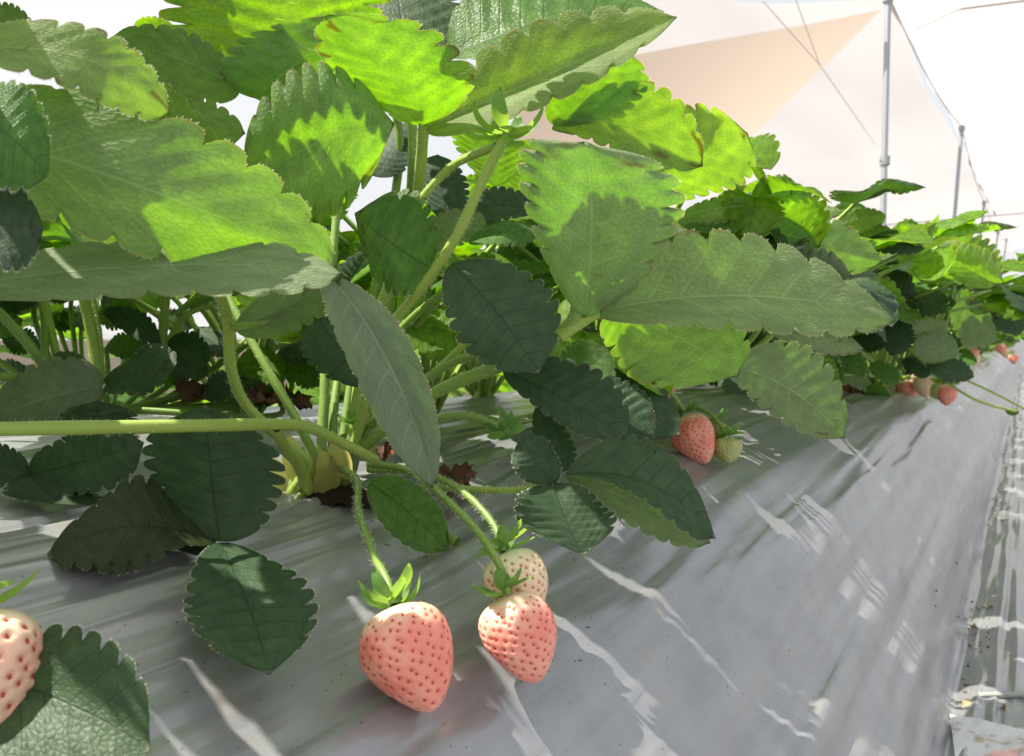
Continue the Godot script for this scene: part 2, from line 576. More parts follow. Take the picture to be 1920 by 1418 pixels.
func strawberry(label: String, where: Vector3, tip_dir: Vector3, kindof: String, size: float, group: String, spin := 0.0, lift := [0.1, 0.9]) -> Node3D:
	var t := thing("strawberry", label, "strawberry", where, group)
	var y := -tip_dir.normalized()
	var x := y.cross(Vector3(0.3, 0.1, 1)).normalized()
	t.basis = Basis(x, y, x.cross(y)) * Basis(Vector3.UP, spin)
	t.scale = Vector3.ONE * size
	if not M.has("fruits"): M.fruits = {}
	if not M.fruits.has(kindof):
		var f: Array
		match kindof:
			"pink": f = fruit_mesh(0.0180, 0.0415, 225, 11, Color(0.86, 0.62, 0.43), Color(0.85, 0.37, 0.27), Color(0.80, 0.19, 0.14), 0.10)
			"pink_b": f = fruit_mesh(0.0172, 0.0390, 210, 12, Color(0.86, 0.66, 0.47), Color(0.85, 0.40, 0.30), Color(0.80, 0.21, 0.16), -0.12)
			"peach": f = fruit_mesh(0.0172, 0.0400, 150, 17, Color(0.86, 0.70, 0.48), Color(0.86, 0.60, 0.43), Color(0.84, 0.42, 0.31), 0.0)
			"pale": f = fruit_mesh(0.0165, 0.0370, 150, 13, Color(0.74, 0.74, 0.44), Color(0.84, 0.70, 0.47), Color(0.86, 0.56, 0.38), 0.0)
			"green": f = fruit_mesh(0.0120, 0.0210, 130, 14, Color(0.34, 0.42, 0.13), Color(0.38, 0.44, 0.15), Color(0.44, 0.46, 0.17), 0.0)
		M.fruits[kindof] = f
	var g: Array = M.fruits[kindof]
	part("flesh", g[0], t)
	var sd := part("seeds", g[1], t, {"pink": M.seed, "pink_b": M.seed, "peach": M.seed, "pale": M.seed_pale, "green": M.seed_green}[kindof])
	sd.set_meta("kind", "stuff")
	calyx(t, 10, 0.0155, 0.006, lift, int(where.x * 9000) + 5)
	return t

# ---------------------------------------------------------------- the scene
func _ready():
	rng.seed = 4242
	frame_axes()
	var cam := Camera3D.new()
	cam.name = "camera"
	add_child(cam)
	cam.position = eye
	cam.rotation_degrees = Vector3(PITCH, YAW, 0)
	cam.near = 0.02
	cam.far = 400.0
	var att := CameraAttributesPhysical.new()
	att.frustum_focal_length = 12.0 / (HALF_W * 756.0 / 1024.0)
	att.frustum_focus_distance = 0.40
	att.frustum_near = 0.02
	att.frustum_far = 400.0
	att.exposure_aperture = 17.0
	cam.attributes = att
	cam.fov = rad_to_deg(2.0 * atan(HALF_W * 756.0 / 1024.0))
	cam.current = true
	var env := Environment.new()
	env.background_mode = Environment.BG_SKY
	var sky := Sky.new()
	var sm := ProceduralSkyMaterial.new()
	sm.sky_top_color = Color(0.93, 0.96, 1.0)
	sm.sky_horizon_color = Color(1.0, 0.99, 0.98)
	sm.sky_curve = 0.2
	sm.ground_bottom_color = Color(0.55, 0.53, 0.50)
	sm.ground_horizon_color = Color(0.9, 0.89, 0.87)
	sm.sun_angle_max = 80.0
	sm.sun_curve = 1.0
	sm.energy_multiplier = SKY_ENERGY
	sky.sky_material = sm
	env.sky = sky
	env.tonemap_mode = Environment.TONE_MAPPER_LINEAR
	env.tonemap_exposure = EXPOSURE
	env.sdfgi_enabled = true
	env.ssao_enabled = true
	env.ssil_enabled = true
	var we := WorldEnvironment.new()
	we.name = "world_environment"
	we.environment = env
	add_child(we)
	var sun := DirectionalLight3D.new()
	sun.name = "sun"
	add_child(sun)
	sun.look_at_from_position(SUN_TO * 10.0, Vector3.ZERO)
	sun.light_energy = SUN_ENERGY
	sun.light_color = Color(1.0, 0.97, 0.92)
	sun.light_angular_distance = 0.5
	sun.shadow_enabled = true

	make_materials()
	build_ground()
	build_tunnel()
	build_main_plant()
	build_left_plant()
	build_neighbours()
	build_rows()
	build_fruit()
	build_litter()

# ---------------------------------------------------------------- ground and bed
const LATS := [-1.0, -0.75, -0.36, -0.06, 0.045, 0.06, 0.12, 0.20, 0.28, 0.355, 0.45, 0.75, 0.85, 0.95, 1.06, 1.2]
const TOPS := [0.06, 0.055, 0.03, 0.006, 0.012, 0.03, 0.095, 0.172, 0.212, 0.232, 0.245, 0.245, 0.215, 0.15, 0.03, 0.008]
func narrow(z: float) -> float:                         # the front slope is shorter further along the bed
	if z > -0.6: return lerpf(1.0, 0.62, smoothstep(-0.26, -0.6, z))
	if z > -1.3: return lerpf(0.62, 0.38, clampf((-0.6 - z) / 0.7, 0.0, 1.0))
	return lerpf(0.38, 0.30, clampf((-1.3 - z) / 2.0, 0.0, 1.0))

func crest(z: float) -> float:
	return 0.05 + 0.305 * narrow(z)

func bed_y(lat: float, z := 0.0) -> float:
	if lat > 0.05:
		var e := crest(z)
		lat = 0.05 + (lat - 0.05) / narrow(z) if lat < e else 0.355 + lat - e
	for k in LATS.size() - 1:
		if lat <= LATS[k + 1]:
			var f: float = clampf((lat - LATS[k]) / (LATS[k + 1] - LATS[k]), 0.0, 1.0)
			return lerpf(lerpf(TOPS[k], TOPS[k + 1], f), lerpf(TOPS[k], TOPS[k + 1], smoothstep(0.0, 1.0, f)), 0.25)
	return TOPS[TOPS.size() - 1]

func build_ground():
	var soil := SurfaceTool.new()
	var g := PlaneMesh.new()
	g.size = Vector2(300, 300)
	var ground := part("ground", g, self, plain(lin(0.075, 0.062, 0.052), 0.95, 0.2))
	ground.position.y = -0.02
	tag(ground, "", "", "", "structure")
	# the mulch film over the raised bed
	var lats := PackedFloat32Array()
	var x := -0.9
	while x < 1.25:
		lats.append(x)
		x += 0.0025 if (x > 0.0 and x < 0.16) else 0.0035 if (x > 0.0 and x < 0.40) else (0.010 if x > -0.1 and x < 0.9 else 0.04)
	var zs := PackedFloat32Array()
	var z := 1.0
	while z > -40.0:
		zs.append(z)
		z -= clampf(0.006 * (1.0 + maxf(0.0, -z) * 1.2), 0.007, 0.5)
	var fine := noise(FastNoiseLite.TYPE_SIMPLEX_SMOOTH, 1.0, 51, 3)
	var broad := noise(FastNoiseLite.TYPE_SIMPLEX_SMOOTH, 1.0, 52, 2)
	var P := PackedVector3Array()
	var U := PackedVector2Array()
	for zz in zs:
		var arc := 0.0
		var last := Vector2(lats[0], bed_y(lats[0], zz))
		for l in lats:
			var y := bed_y(l, zz)
			arc += (Vector2(l, y) - last).length()
			last = Vector2(l, y)
			var h := 0.0030 * fine.get_noise_2d(l * 50.0, zz * 0.8) + 0.0006 * fine.get_noise_2d(l * 140.0, zz * 2.2 + 50.0) * smoothstep(-4.0, -1.0, zz)
			var rg := 1.0 - absf(broad.get_noise_2d(l * 34.0 + 9.0, zz * 1.1))
			h += 0.0022 * pow(rg, 9.0) * smoothstep(-6.0, -1.0, zz)
			h += 0.006 * broad.get_noise_2d(l * 7.0, zz * 1.6)
			var foot := smoothstep(0.17, 0.06, l) * smoothstep(-0.06, 0.03, l)      # gathers near the furrow
			h += foot * 0.0028 * fine.get_noise_2d(l * 70.0 + 40.0, zz * 1.7)
			h += foot * 0.003 * broad.get_noise_2d(l * 22.0, zz * 5.0 + 3.0)
			P.append(Vector3(-l + 0.35 * h, y + h, zz))
			U.append(Vector2(arc / 0.6, zz / 0.6))
	var A := grid_mesh(P, zs.size(), lats.size(), U)
	var N: PackedVector3Array = A[Mesh.ARRAY_NORMAL]
	if N[N.size() / 2].y < 0.0: A = grid_mesh(P, zs.size(), lats.size(), U, true)
	var bed := part("raised_bed_ground", one(A, M.film), self)
	tag(bed, "silver plastic mulch film stretched over the raised strawberry bed", "", "", "structure")

# ---------------------------------------------------------------- poles, ropes and cloth of the tunnel
func rod(called: String, a: Vector3, b: Vector3, r: float, mat: Material, parent: Node = null) -> MeshInstance3D:
	return part(called, one(tube(PackedVector3Array([a, a.lerp(b, 0.5), b]), r, r, 12), mat), parent)

func sheet(called: String, c: Array, mat: Material, sag: float, label: String) -> MeshInstance3D:
	var n := 24
	var P := PackedVector3Array()
	var wob := noise(FastNoiseLite.TYPE_SIMPLEX_SMOOTH, 0.35, called.length() * 7 + int(c[0].x), 3)
	for i in n + 1:
		for j in n + 1:
			var s := float(i) / n
			var t := float(j) / n
			var p: Vector3 = c[0].lerp(c[1], t).lerp(c[3].lerp(c[2], t), s)
			p.y -= sag * sin(PI * s) * sin(PI * t)
			p += Vector3(0.5, 1, 0.3) * (0.12 if sag > 0.0 else 0.03) * wob.get_noise_3d(p.x, p.y * 0.5, p.z) 
			P.append(p)
	var e := part(called, one(grid_mesh(P, n + 1, n + 1, PackedVector2Array()), mat), self)
	return tag(e, label, "fabric sheet")

func build_tunnel():
	var spots := [[1665, 4, 1656, 400, 5.2], [1803, 246, 1783, 490, 9.0], [1845, 383, 1831, 515, 14.0], [1871, 438, 1860, 525, 19.0], [1887, 451, 1876, 535, 24.0]]
	var names := ["tallest galvanised pole standing nearest behind the plant row", "second galvanised pole along the row, thinner than the nearest", "third galvanised pole, where the roof rope bends down steeply", "fourth galvanised pole, far down beside the last one", "farthest and smallest galvanised pole at the end of the row"]
	var tops := []
	for k in spots.size():
		var s: Array = spots[k]
		var a := at(s[0], s[1], s[4])
		var b := at(s[2], s[3], s[4])
		var d := (b - a) / (a.y - b.y)
		var foot := a + d * (a.y + 0.02)
		var t := thing("support_pole", names[k], "pole", foot, "galvanised poles along the bed")
		rod("pipe", Vector3.ZERO, a - foot, 0.020, M.metal, t)
		rod("cap", a - foot, a - foot + Vector3(0, 0.06, 0), 0.034, M.metal, t)
		if k == 0:
			var c := at(1659, 302, s[4]) - foot
			rod("clamp", c - Vector3(0, 0.03, 0), c + Vector3(0, 0.03, 0), 0.033, M.metal, t)
		tops.append(a + Vector3(0, 0.05, 0))
	var before := at(1520, -300, 3.4)
	var chain := [before] + tops
	for k in chain.size() - 1:
		var a: Vector3 = chain[k]
		var b: Vector3 = chain[k + 1]
		var pts := PackedVector3Array()
		for j in 13:
			var f := j / 12.0
			pts.append(a.lerp(b, f) - Vector3(0, 0.10 * sin(PI * f), 0))
		var e := part("tie_rope", one(tube(pts, 0.0045, 0.0045, 6), M.cord), self)
		tag(e, ["rope running up from the nearest pole out of view", "pale rope sagging between the nearest pole and the second", "pale rope between the second and third poles", "pale rope between the third and fourth poles", "pale rope between the two farthest poles"][k], "rope", "ropes along the pole tops")
	# thin cords across the cloth
	var knot := at(1537, 122, 5.25)
	var ends := [[1430, 2, 5.1, "cord from the cloth knot up to the left"], [1492, 0, 5.1, "steeper cord from the cloth knot up to the roof"], [1642, 272, 5.15, "cord from the cloth knot down towards the nearest pole"]]
	for q in ends:
		var e := rod("cord", knot, at(q[0], q[1], q[2]), 0.003, M.cord)
		tag(e, "thin " + q[3], "cord", "cords tied to the cloth knot")
	tag(rod("cord", at(1660, 422, 11.0), at(1940, 398, 11.0), 0.008, M.cord), "thin level cord stretched behind the poles above the plants", "cord")
	tag(rod("cord", at(1700, 30, 6.0), at(1935, 0, 6.0), 0.008, M.cord), "thin cord running right from the top of the nearest pole", "cord")
	# cloth: roof bays, the peach flap, side and end walls
	sheet("roof_cloth", [at(820, -60, 9.0), at(1665, 4, 5.25), at(1900, 470, 30.0), at(1400, 440, 26.0)], M.cloth_white, 0.25, "white translucent roof cloth sloping away left of the poles")
	sheet("roof_cloth", [at(1665, 0, 5.3), at(2500, -300, 6.0), at(2300, 420, 26.0), at(1900, 466, 30.0)], M.cloth_white, 0.3, "white translucent roof cloth to the right of the poles")
	sheet("cloth_flap", [at(960, 150, 5.9), at(1655, 14, 5.1), at(1385, 282, 6.6), at(990, 560, 7.0)], M.cloth_peach, 0.0, "peach cloth flap hanging in a triangle above the leaves")

# ---------------------------------------------------------------- the large plant in the middle
func build_main_plant():
	var p := thing("strawberry_plant", "large central strawberry plant with many hairy stalks above the two hanging pink berries", "plant", at(590, 905, 0.45))
	# crown: swollen, brown at its foot
	stem(p, "crown", [[560, 935, 0.455], [585, 900, 0.452], [620, 850, 0.455]], 0.014, 0.008, 0.0, M.stem_dark)
	stem(p, "crown", [[610, 930, 0.46], [640, 880, 0.46], [660, 820, 0.465]], 0.012, 0.007, 0.0, M.stem_dark)
	M.bract = plain(lin(0.27, 0.29, 0.10), 0.6, 0.3)
	M.bract.backlight_enabled = true
	M.bract.backlight = lin(0.7, 0.66, 0.2)
	for e in [[548, 915, .447, 2.6], [560, 890, .445, 2.2], [600, 925, .440, 1.2], [630, 905, .445, 0.8], [655, 880, .45, 0.4], [575, 930, .442, 1.8]]:
		var b := part("bract", sepal_mesh(0.030, 0.013, 0.25), p, M.bract)
		b.position = at(e[0], e[1], e[2]) - p.position - Vector3(0, 0.006, 0)
		b.rotation = Vector3(0.5 * sin(e[3] * 3.0), -0.6, 0.75 + 0.35 * e[3])
	# upright stalks
	stem(p, "leaf_stalk", [[600, 880, 0.45], [608, 760, 0.46], [612, 660, 0.47], [632, 390, 0.50]], 0.0034, 0.0028, 700)
	stem(p, "leaf_stalk", [[625, 860, 0.455], [628, 760, 0.47], [650, 600, 0.50]], 0.0034, 0.0028, 500)
	stem(p, "leaf_stalk", [[650, 850, 0.46], [672, 740, 0.47], [712, 580, 0.47], [770, 440, 0.46], [788, 330, 0.43], [794, 250, 0.408], [798, 232, 0.404]], 0.0036, 0.0034, 1000, M.stem_pale)
	stem(p, "leaf_stalk", [[660, 850, 0.465], [690, 740, 0.48], [730, 560, 0.49], [765, 400, 0.46], [775, 270, 0.435], [764, 112, 0.43]], 0.0034, 0.0030, 500)
	stem(p, "flower_stalk", [[662, 845, 0.45], [720, 640, 0.43], [800, 530, 0.41], [858, 440, 0.395], [905, 340, 0.385], [944, 262, 0.38]], 0.0030, 0.0026, 1500, M.stem_pale)
	stem(p, "flower_stalk", [[790, 372, 0.42], [850, 310, 0.41], [930, 275, 0.385]], 0.0023, 0.0022, 1100, M.stem_pale)
	stem(p, "leaf_stalk", [[668, 850, 0.45], [810, 740, 0.43], [955, 678, 0.415], [1062, 615, 0.405], [1085, 570, 0.40]], 0.0036, 0.0040, 1300)
	stem(p, "leaf_stalk", [[1050, 630, 0.405], [1130, 580, 0.40], [1200, 562, 0.39]], 0.0036, 0.0028, 400, M.stem_pale)
	stem(p, "leaf_stalk", [[690, 800, 0.46], [830, 690, 0.45], [930, 655, 0.44], [1010, 640, 0.43]], 0.0028, 0.0022, 900)
	stem(p, "leaf_stalk", [[700, 790, 0.46], [790, 720, 0.455], [895, 620, 0.45]], 0.0026, 0.0018, 300, M.stem_pale)
	stem(p, "leaf_stalk", [[690, 700, 0.48], [760, 610, 0.48], [850, 535, 0.46]], 0.0032, 0.0026, 700)
	stem(p, "leaf_stalk", [[735, 680, 0.49], [790, 600, 0.48], [855, 520, 0.45]], 0.0030, 0.0024, 700)
	for k in 9:
		var u := 655.0 + k * 11.0
		stem(p, "leaf_stalk", [[640 + k * 5, 860, 0.475 + 0.004 * (k % 3)], [u, 740, 0.49], [u + 22, 600 - 9 * k, 0.51]], 0.0032, 0.0026, 300 if k % 2 else 0, M.stem_pale if k % 3 else M.stem)
	stem(p, "leaf_stalk", [[545, 930, 0.44], [575, 870, 0.43], [530, 830, 0.42], [460, 760, 0.41], [432, 690, 0.40], [425, 600, 0.385], [405, 540, 0.36]], 0.0036, 0.0030, 900, M.stem_pale)
	stem(p, "leaf_stalk", [[605, 890, 0.45], [555, 785, 0.455], [500, 690, 0.46], [455, 610, 0.47], [420, 540, 0.48]], 0.0030, 0.0024, 300)
	stem(p, "leaf_stalk", [[440, 615, 0.385], [530, 590, 0.37], [625, 520, 0.345]], 0.0024, 0.0018, 300)
	stem(p, "fruit_stalk", [[640, 880, 0.44], [668, 900, 0.42], [672, 960, 0.38], [700, 1040, 0.335], [725, 1090, 0.318], [738, 1135, 0.31]], 0.0022, 0.0019, 1100)
	stem(p, "fruit_stalk", [[690, 870, 0.44], [770, 885, 0.42], [850, 950, 0.375], [905, 1010, 0.35], [940, 1070, 0.338], [950, 1115, 0.335]], 0.0022, 0.0018, 900)
	stem(p, "fruit_stalk", [[690, 880, 0.45], [800, 890, 0.43], [870, 925, 0.40], [925, 985, 0.378], [942, 1035, 0.368]], 0.0022, 0.0018, 1500)
	stem(p, "leaf_stalk", [[700, 915, 0.45], [830, 915, 0.43], [960, 920, 0.405], [1040, 903, 0.385]], 0.0019, 0.0019, 1700, M.stem_pale)
	stem(p, "fruit_stalk", [[720, 810, 0.46], [800, 790, 0.455], [870, 780, 0.45], [935, 800, 0.445]], 0.0026, 0.0024, 1700)
	stem(p, "leaf_stalk", [[520, 985, 0.42], [548, 950, 0.43], [575, 915, 0.44]], 0.0026, 0.0026, 0)
	stem(p, "leaf_stalk", [[805, 985, 0.40], [835, 1005, 0.39], [857, 1018, 0.385]], 0.0028, 0.0026, 0)
	# runner across the left
	stem(p, "runner", [[-60, 806, 0.300], [150, 802, 0.312], [350, 799, 0.330], [520, 796, 0.365], [580, 802, 0.38], [650, 835, 0.405], [705, 862, 0.43]], 0.0030, 0.0027, 500, M.stem_pale)
	stem(p, "runner", [[520, 800, 0.366], [535, 840, 0.39], [560, 870, 0.42], [580, 920, 0.44]], 0.0030, 0.0040, 0, M.stem_pale)
	# blades, upper part
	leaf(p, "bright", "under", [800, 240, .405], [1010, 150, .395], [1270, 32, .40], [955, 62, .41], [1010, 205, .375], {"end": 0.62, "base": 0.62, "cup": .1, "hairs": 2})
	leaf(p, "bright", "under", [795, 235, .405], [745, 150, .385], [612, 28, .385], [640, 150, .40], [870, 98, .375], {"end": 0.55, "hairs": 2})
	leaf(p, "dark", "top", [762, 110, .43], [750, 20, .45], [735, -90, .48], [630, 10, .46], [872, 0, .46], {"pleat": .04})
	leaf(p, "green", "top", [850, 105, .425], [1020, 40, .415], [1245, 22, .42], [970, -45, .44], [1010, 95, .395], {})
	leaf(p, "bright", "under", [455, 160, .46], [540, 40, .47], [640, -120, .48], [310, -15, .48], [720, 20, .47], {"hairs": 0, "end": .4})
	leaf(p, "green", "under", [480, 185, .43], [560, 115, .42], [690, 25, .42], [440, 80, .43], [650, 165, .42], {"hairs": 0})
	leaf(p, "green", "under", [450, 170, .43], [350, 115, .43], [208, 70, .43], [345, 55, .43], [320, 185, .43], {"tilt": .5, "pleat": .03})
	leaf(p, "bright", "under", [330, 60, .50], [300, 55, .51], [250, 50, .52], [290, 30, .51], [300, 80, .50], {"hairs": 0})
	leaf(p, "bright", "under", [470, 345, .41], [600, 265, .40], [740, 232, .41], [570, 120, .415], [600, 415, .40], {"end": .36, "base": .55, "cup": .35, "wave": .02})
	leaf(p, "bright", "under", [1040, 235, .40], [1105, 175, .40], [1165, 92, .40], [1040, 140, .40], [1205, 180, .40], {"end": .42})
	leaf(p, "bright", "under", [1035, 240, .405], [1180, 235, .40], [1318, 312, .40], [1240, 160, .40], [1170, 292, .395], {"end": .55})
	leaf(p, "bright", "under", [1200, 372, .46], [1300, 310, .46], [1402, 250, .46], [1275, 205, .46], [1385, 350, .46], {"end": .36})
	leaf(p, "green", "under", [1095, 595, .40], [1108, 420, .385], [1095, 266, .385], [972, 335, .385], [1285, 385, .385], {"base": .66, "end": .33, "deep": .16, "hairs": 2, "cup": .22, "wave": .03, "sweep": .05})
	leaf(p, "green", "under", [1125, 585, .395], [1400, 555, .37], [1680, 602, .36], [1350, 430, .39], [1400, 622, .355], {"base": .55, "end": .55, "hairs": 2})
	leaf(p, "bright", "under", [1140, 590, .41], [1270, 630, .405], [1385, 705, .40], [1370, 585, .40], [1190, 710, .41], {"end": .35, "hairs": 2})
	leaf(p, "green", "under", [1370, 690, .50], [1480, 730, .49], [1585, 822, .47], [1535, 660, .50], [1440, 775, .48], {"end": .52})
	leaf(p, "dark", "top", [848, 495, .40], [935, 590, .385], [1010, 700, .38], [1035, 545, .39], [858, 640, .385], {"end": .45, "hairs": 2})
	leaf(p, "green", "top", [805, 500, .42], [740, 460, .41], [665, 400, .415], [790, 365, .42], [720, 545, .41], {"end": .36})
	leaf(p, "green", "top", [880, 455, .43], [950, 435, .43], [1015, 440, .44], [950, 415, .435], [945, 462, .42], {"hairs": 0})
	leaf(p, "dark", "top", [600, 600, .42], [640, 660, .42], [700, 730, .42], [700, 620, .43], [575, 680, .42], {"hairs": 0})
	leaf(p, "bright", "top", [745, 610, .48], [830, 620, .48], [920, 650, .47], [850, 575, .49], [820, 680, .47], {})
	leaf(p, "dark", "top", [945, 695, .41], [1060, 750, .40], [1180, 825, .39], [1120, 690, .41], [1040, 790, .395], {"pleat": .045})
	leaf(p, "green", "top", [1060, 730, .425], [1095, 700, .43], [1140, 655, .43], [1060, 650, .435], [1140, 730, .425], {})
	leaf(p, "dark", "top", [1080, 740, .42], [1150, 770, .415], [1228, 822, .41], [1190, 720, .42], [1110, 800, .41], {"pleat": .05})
	# leaves of the top of the plant
	leaf(p, "green", "under", [120, -90, .42], [270, -130, .415], [430, -150, .41], [280, -180, .37], [260, -60, .46], {"tilt": 0.0, "hairs": 0})
	for e in [[120, -90, .42]]:
		stem(p, "leaf_stalk", [[690, 600, .49], [740, 200, .48], [(e[0] + 740) * .5, 0, .45], e], .0032, .0024, 0)
	leaf(p, "bright", "under", [930, 350, .50], [905, 290, .50], [880, 225, .50], [850, 270, .50], [985, 270, .50], {"tilt": .4, "hairs": 0})
	leaf(p, "bright", "under", [960, 360, .52], [985, 320, .52], [1000, 260, .52], [930, 300, .52], [1040, 330, .52], {"tilt": .3, "hairs": 0})
	leaf(p, "dark", "top", [1005, 395, .47], [930, 385, .47], [850, 400, .47], [930, 350, .475], [920, 420, .465], {"hairs": 0})
	leaf(p, "dark", "top", [845, 420, .455], [830, 360, .46], [820, 290, .47], [780, 340, .465], [880, 350, .46], {"hairs": 0})
	leaf(p, "green", "under", [800, 470, .45], [850, 430, .45], [905, 400, .45], [820, 400, .45], [890, 450, .45], {"tilt": .3, "hairs": 0})
	leaf(p, "dark", "top", [700, 330, .48], [730, 290, .48], [762, 230, .49], [690, 270, .49], [775, 300, .48], {"hairs": 0})
	leaf(p, "dark", "top", [640, 560, .53], [660, 520, .53], [690, 470, .53], [630, 505, .53], [700, 530, .53], {"hairs": 0})
	leaf(p, "dark", "top", [470, 340, .48], [500, 360, .47], [545, 410, .47], [530, 350, .48], [470, 400, .47], {"hairs": 0})
	leaf(p, "green", "under", [715, -65, .352], [865, -85, .345], [1015, -65, .355], [860, -200, .322], [860, -18, .365], {"tilt": 0.0, "hairs": 0})
	# drooping blade in front
	leaf(p, "dark", "under", [612, 515, .33], [730, 690, .325], [812, 915, .335], [795, 690, .355], [660, 700, .305], {"tilt": .2, "base": .7, "end": .62, "deep": .06, "wave": .02, "cup": -.2})
	leaf(p, "green", "under", [440, 615, .385], [535, 575, .37], [640, 520, .345], [560, 505, .375], [560, 620, .365], {"base": .5, "end": .5, "hairs": 0})
	# low blades on the film
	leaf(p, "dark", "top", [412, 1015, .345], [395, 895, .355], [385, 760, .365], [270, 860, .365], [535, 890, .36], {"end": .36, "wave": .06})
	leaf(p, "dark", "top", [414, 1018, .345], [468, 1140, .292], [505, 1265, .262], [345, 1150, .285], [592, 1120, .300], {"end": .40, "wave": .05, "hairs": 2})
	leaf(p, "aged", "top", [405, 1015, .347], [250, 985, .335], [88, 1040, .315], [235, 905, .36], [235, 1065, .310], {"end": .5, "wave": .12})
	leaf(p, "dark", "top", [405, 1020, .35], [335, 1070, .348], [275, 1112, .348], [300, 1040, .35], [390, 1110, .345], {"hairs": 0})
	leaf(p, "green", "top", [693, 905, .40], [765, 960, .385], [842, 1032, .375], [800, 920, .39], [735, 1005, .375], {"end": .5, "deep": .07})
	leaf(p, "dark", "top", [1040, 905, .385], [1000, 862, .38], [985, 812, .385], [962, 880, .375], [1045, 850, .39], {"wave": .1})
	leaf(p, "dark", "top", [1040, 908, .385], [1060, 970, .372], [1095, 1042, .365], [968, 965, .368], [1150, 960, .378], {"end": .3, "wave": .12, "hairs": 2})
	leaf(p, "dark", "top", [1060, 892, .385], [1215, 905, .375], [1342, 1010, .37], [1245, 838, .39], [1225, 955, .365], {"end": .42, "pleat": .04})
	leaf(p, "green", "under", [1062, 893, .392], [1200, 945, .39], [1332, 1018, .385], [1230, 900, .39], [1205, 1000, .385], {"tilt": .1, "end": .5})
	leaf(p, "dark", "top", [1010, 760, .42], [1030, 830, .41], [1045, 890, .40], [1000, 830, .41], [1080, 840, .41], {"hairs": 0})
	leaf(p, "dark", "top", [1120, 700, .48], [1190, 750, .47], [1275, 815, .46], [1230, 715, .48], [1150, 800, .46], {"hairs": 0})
	flower_calyx(p, 950, 256, 0.378, 0.021, Vector3(0.1, 1, 0.1))
	flower_calyx(p, 1010, 470, 0.44, 0.010, Vector3(0.5, 0.6, 0.1))
	flower_calyx(p, 955, 812, 0.445, 0.014, Vector3(-0.6, 0.2, -0.3))
	flower_calyx(p, 660, 800, 0.455, 0.010, Vector3(0, 1, 0.3))

func flower_calyx(plant: Node3D, u: float, v: float, d: float, long: float, up: Vector3):
	var st := Node3D.new()
	st.name = "calyx"
	var i := 0
	while plant.has_node(NodePath(st.name)):
		i += 1
		st.name = "calyx_%03d" % i
	plant.add_child(st)
	st.position = at(u, v, d) - plant.position
	var y := up.normalized()
	var x := y.cross(Vector3(0.2, 0.1, 1)).normalized()
	st.basis = Basis(x, y, x.cross(y))
	for k in 11:
		var e := part("sepal", sepal_mesh(long * rng.randf_range(0.7, 1.1), long * 0.4, rng.randf_range(0.3, 1.1)), st)
		e.rotation = Vector3(0, TAU * k / 11.0 + rng.randf_range(-0.2, 0.2), rng.randf_range(-0.4, 0.3))
		e.position = e.basis * Vector3(long * 0.1, 0.0003 * k, 0)

func off_view_leaf(p: Node3D, kind: String, u: float, v: float, d: float):
	leaf(p, kind, "under", [u, v, d], [u + 110, v - 30, d], [u + 230, v + 20, d - .01], [u + 120, v - 100, d - .05], [u + 130, v + 60, d + .05], {"tilt": 0.0, "hairs": 0})
	stem(p, "leaf_stalk", [[-260, 800, 0.33], [(u - 260) * .5, (v + 800) * .45, .33], [u, v, d]], 0.0032, 0.0024, 0)

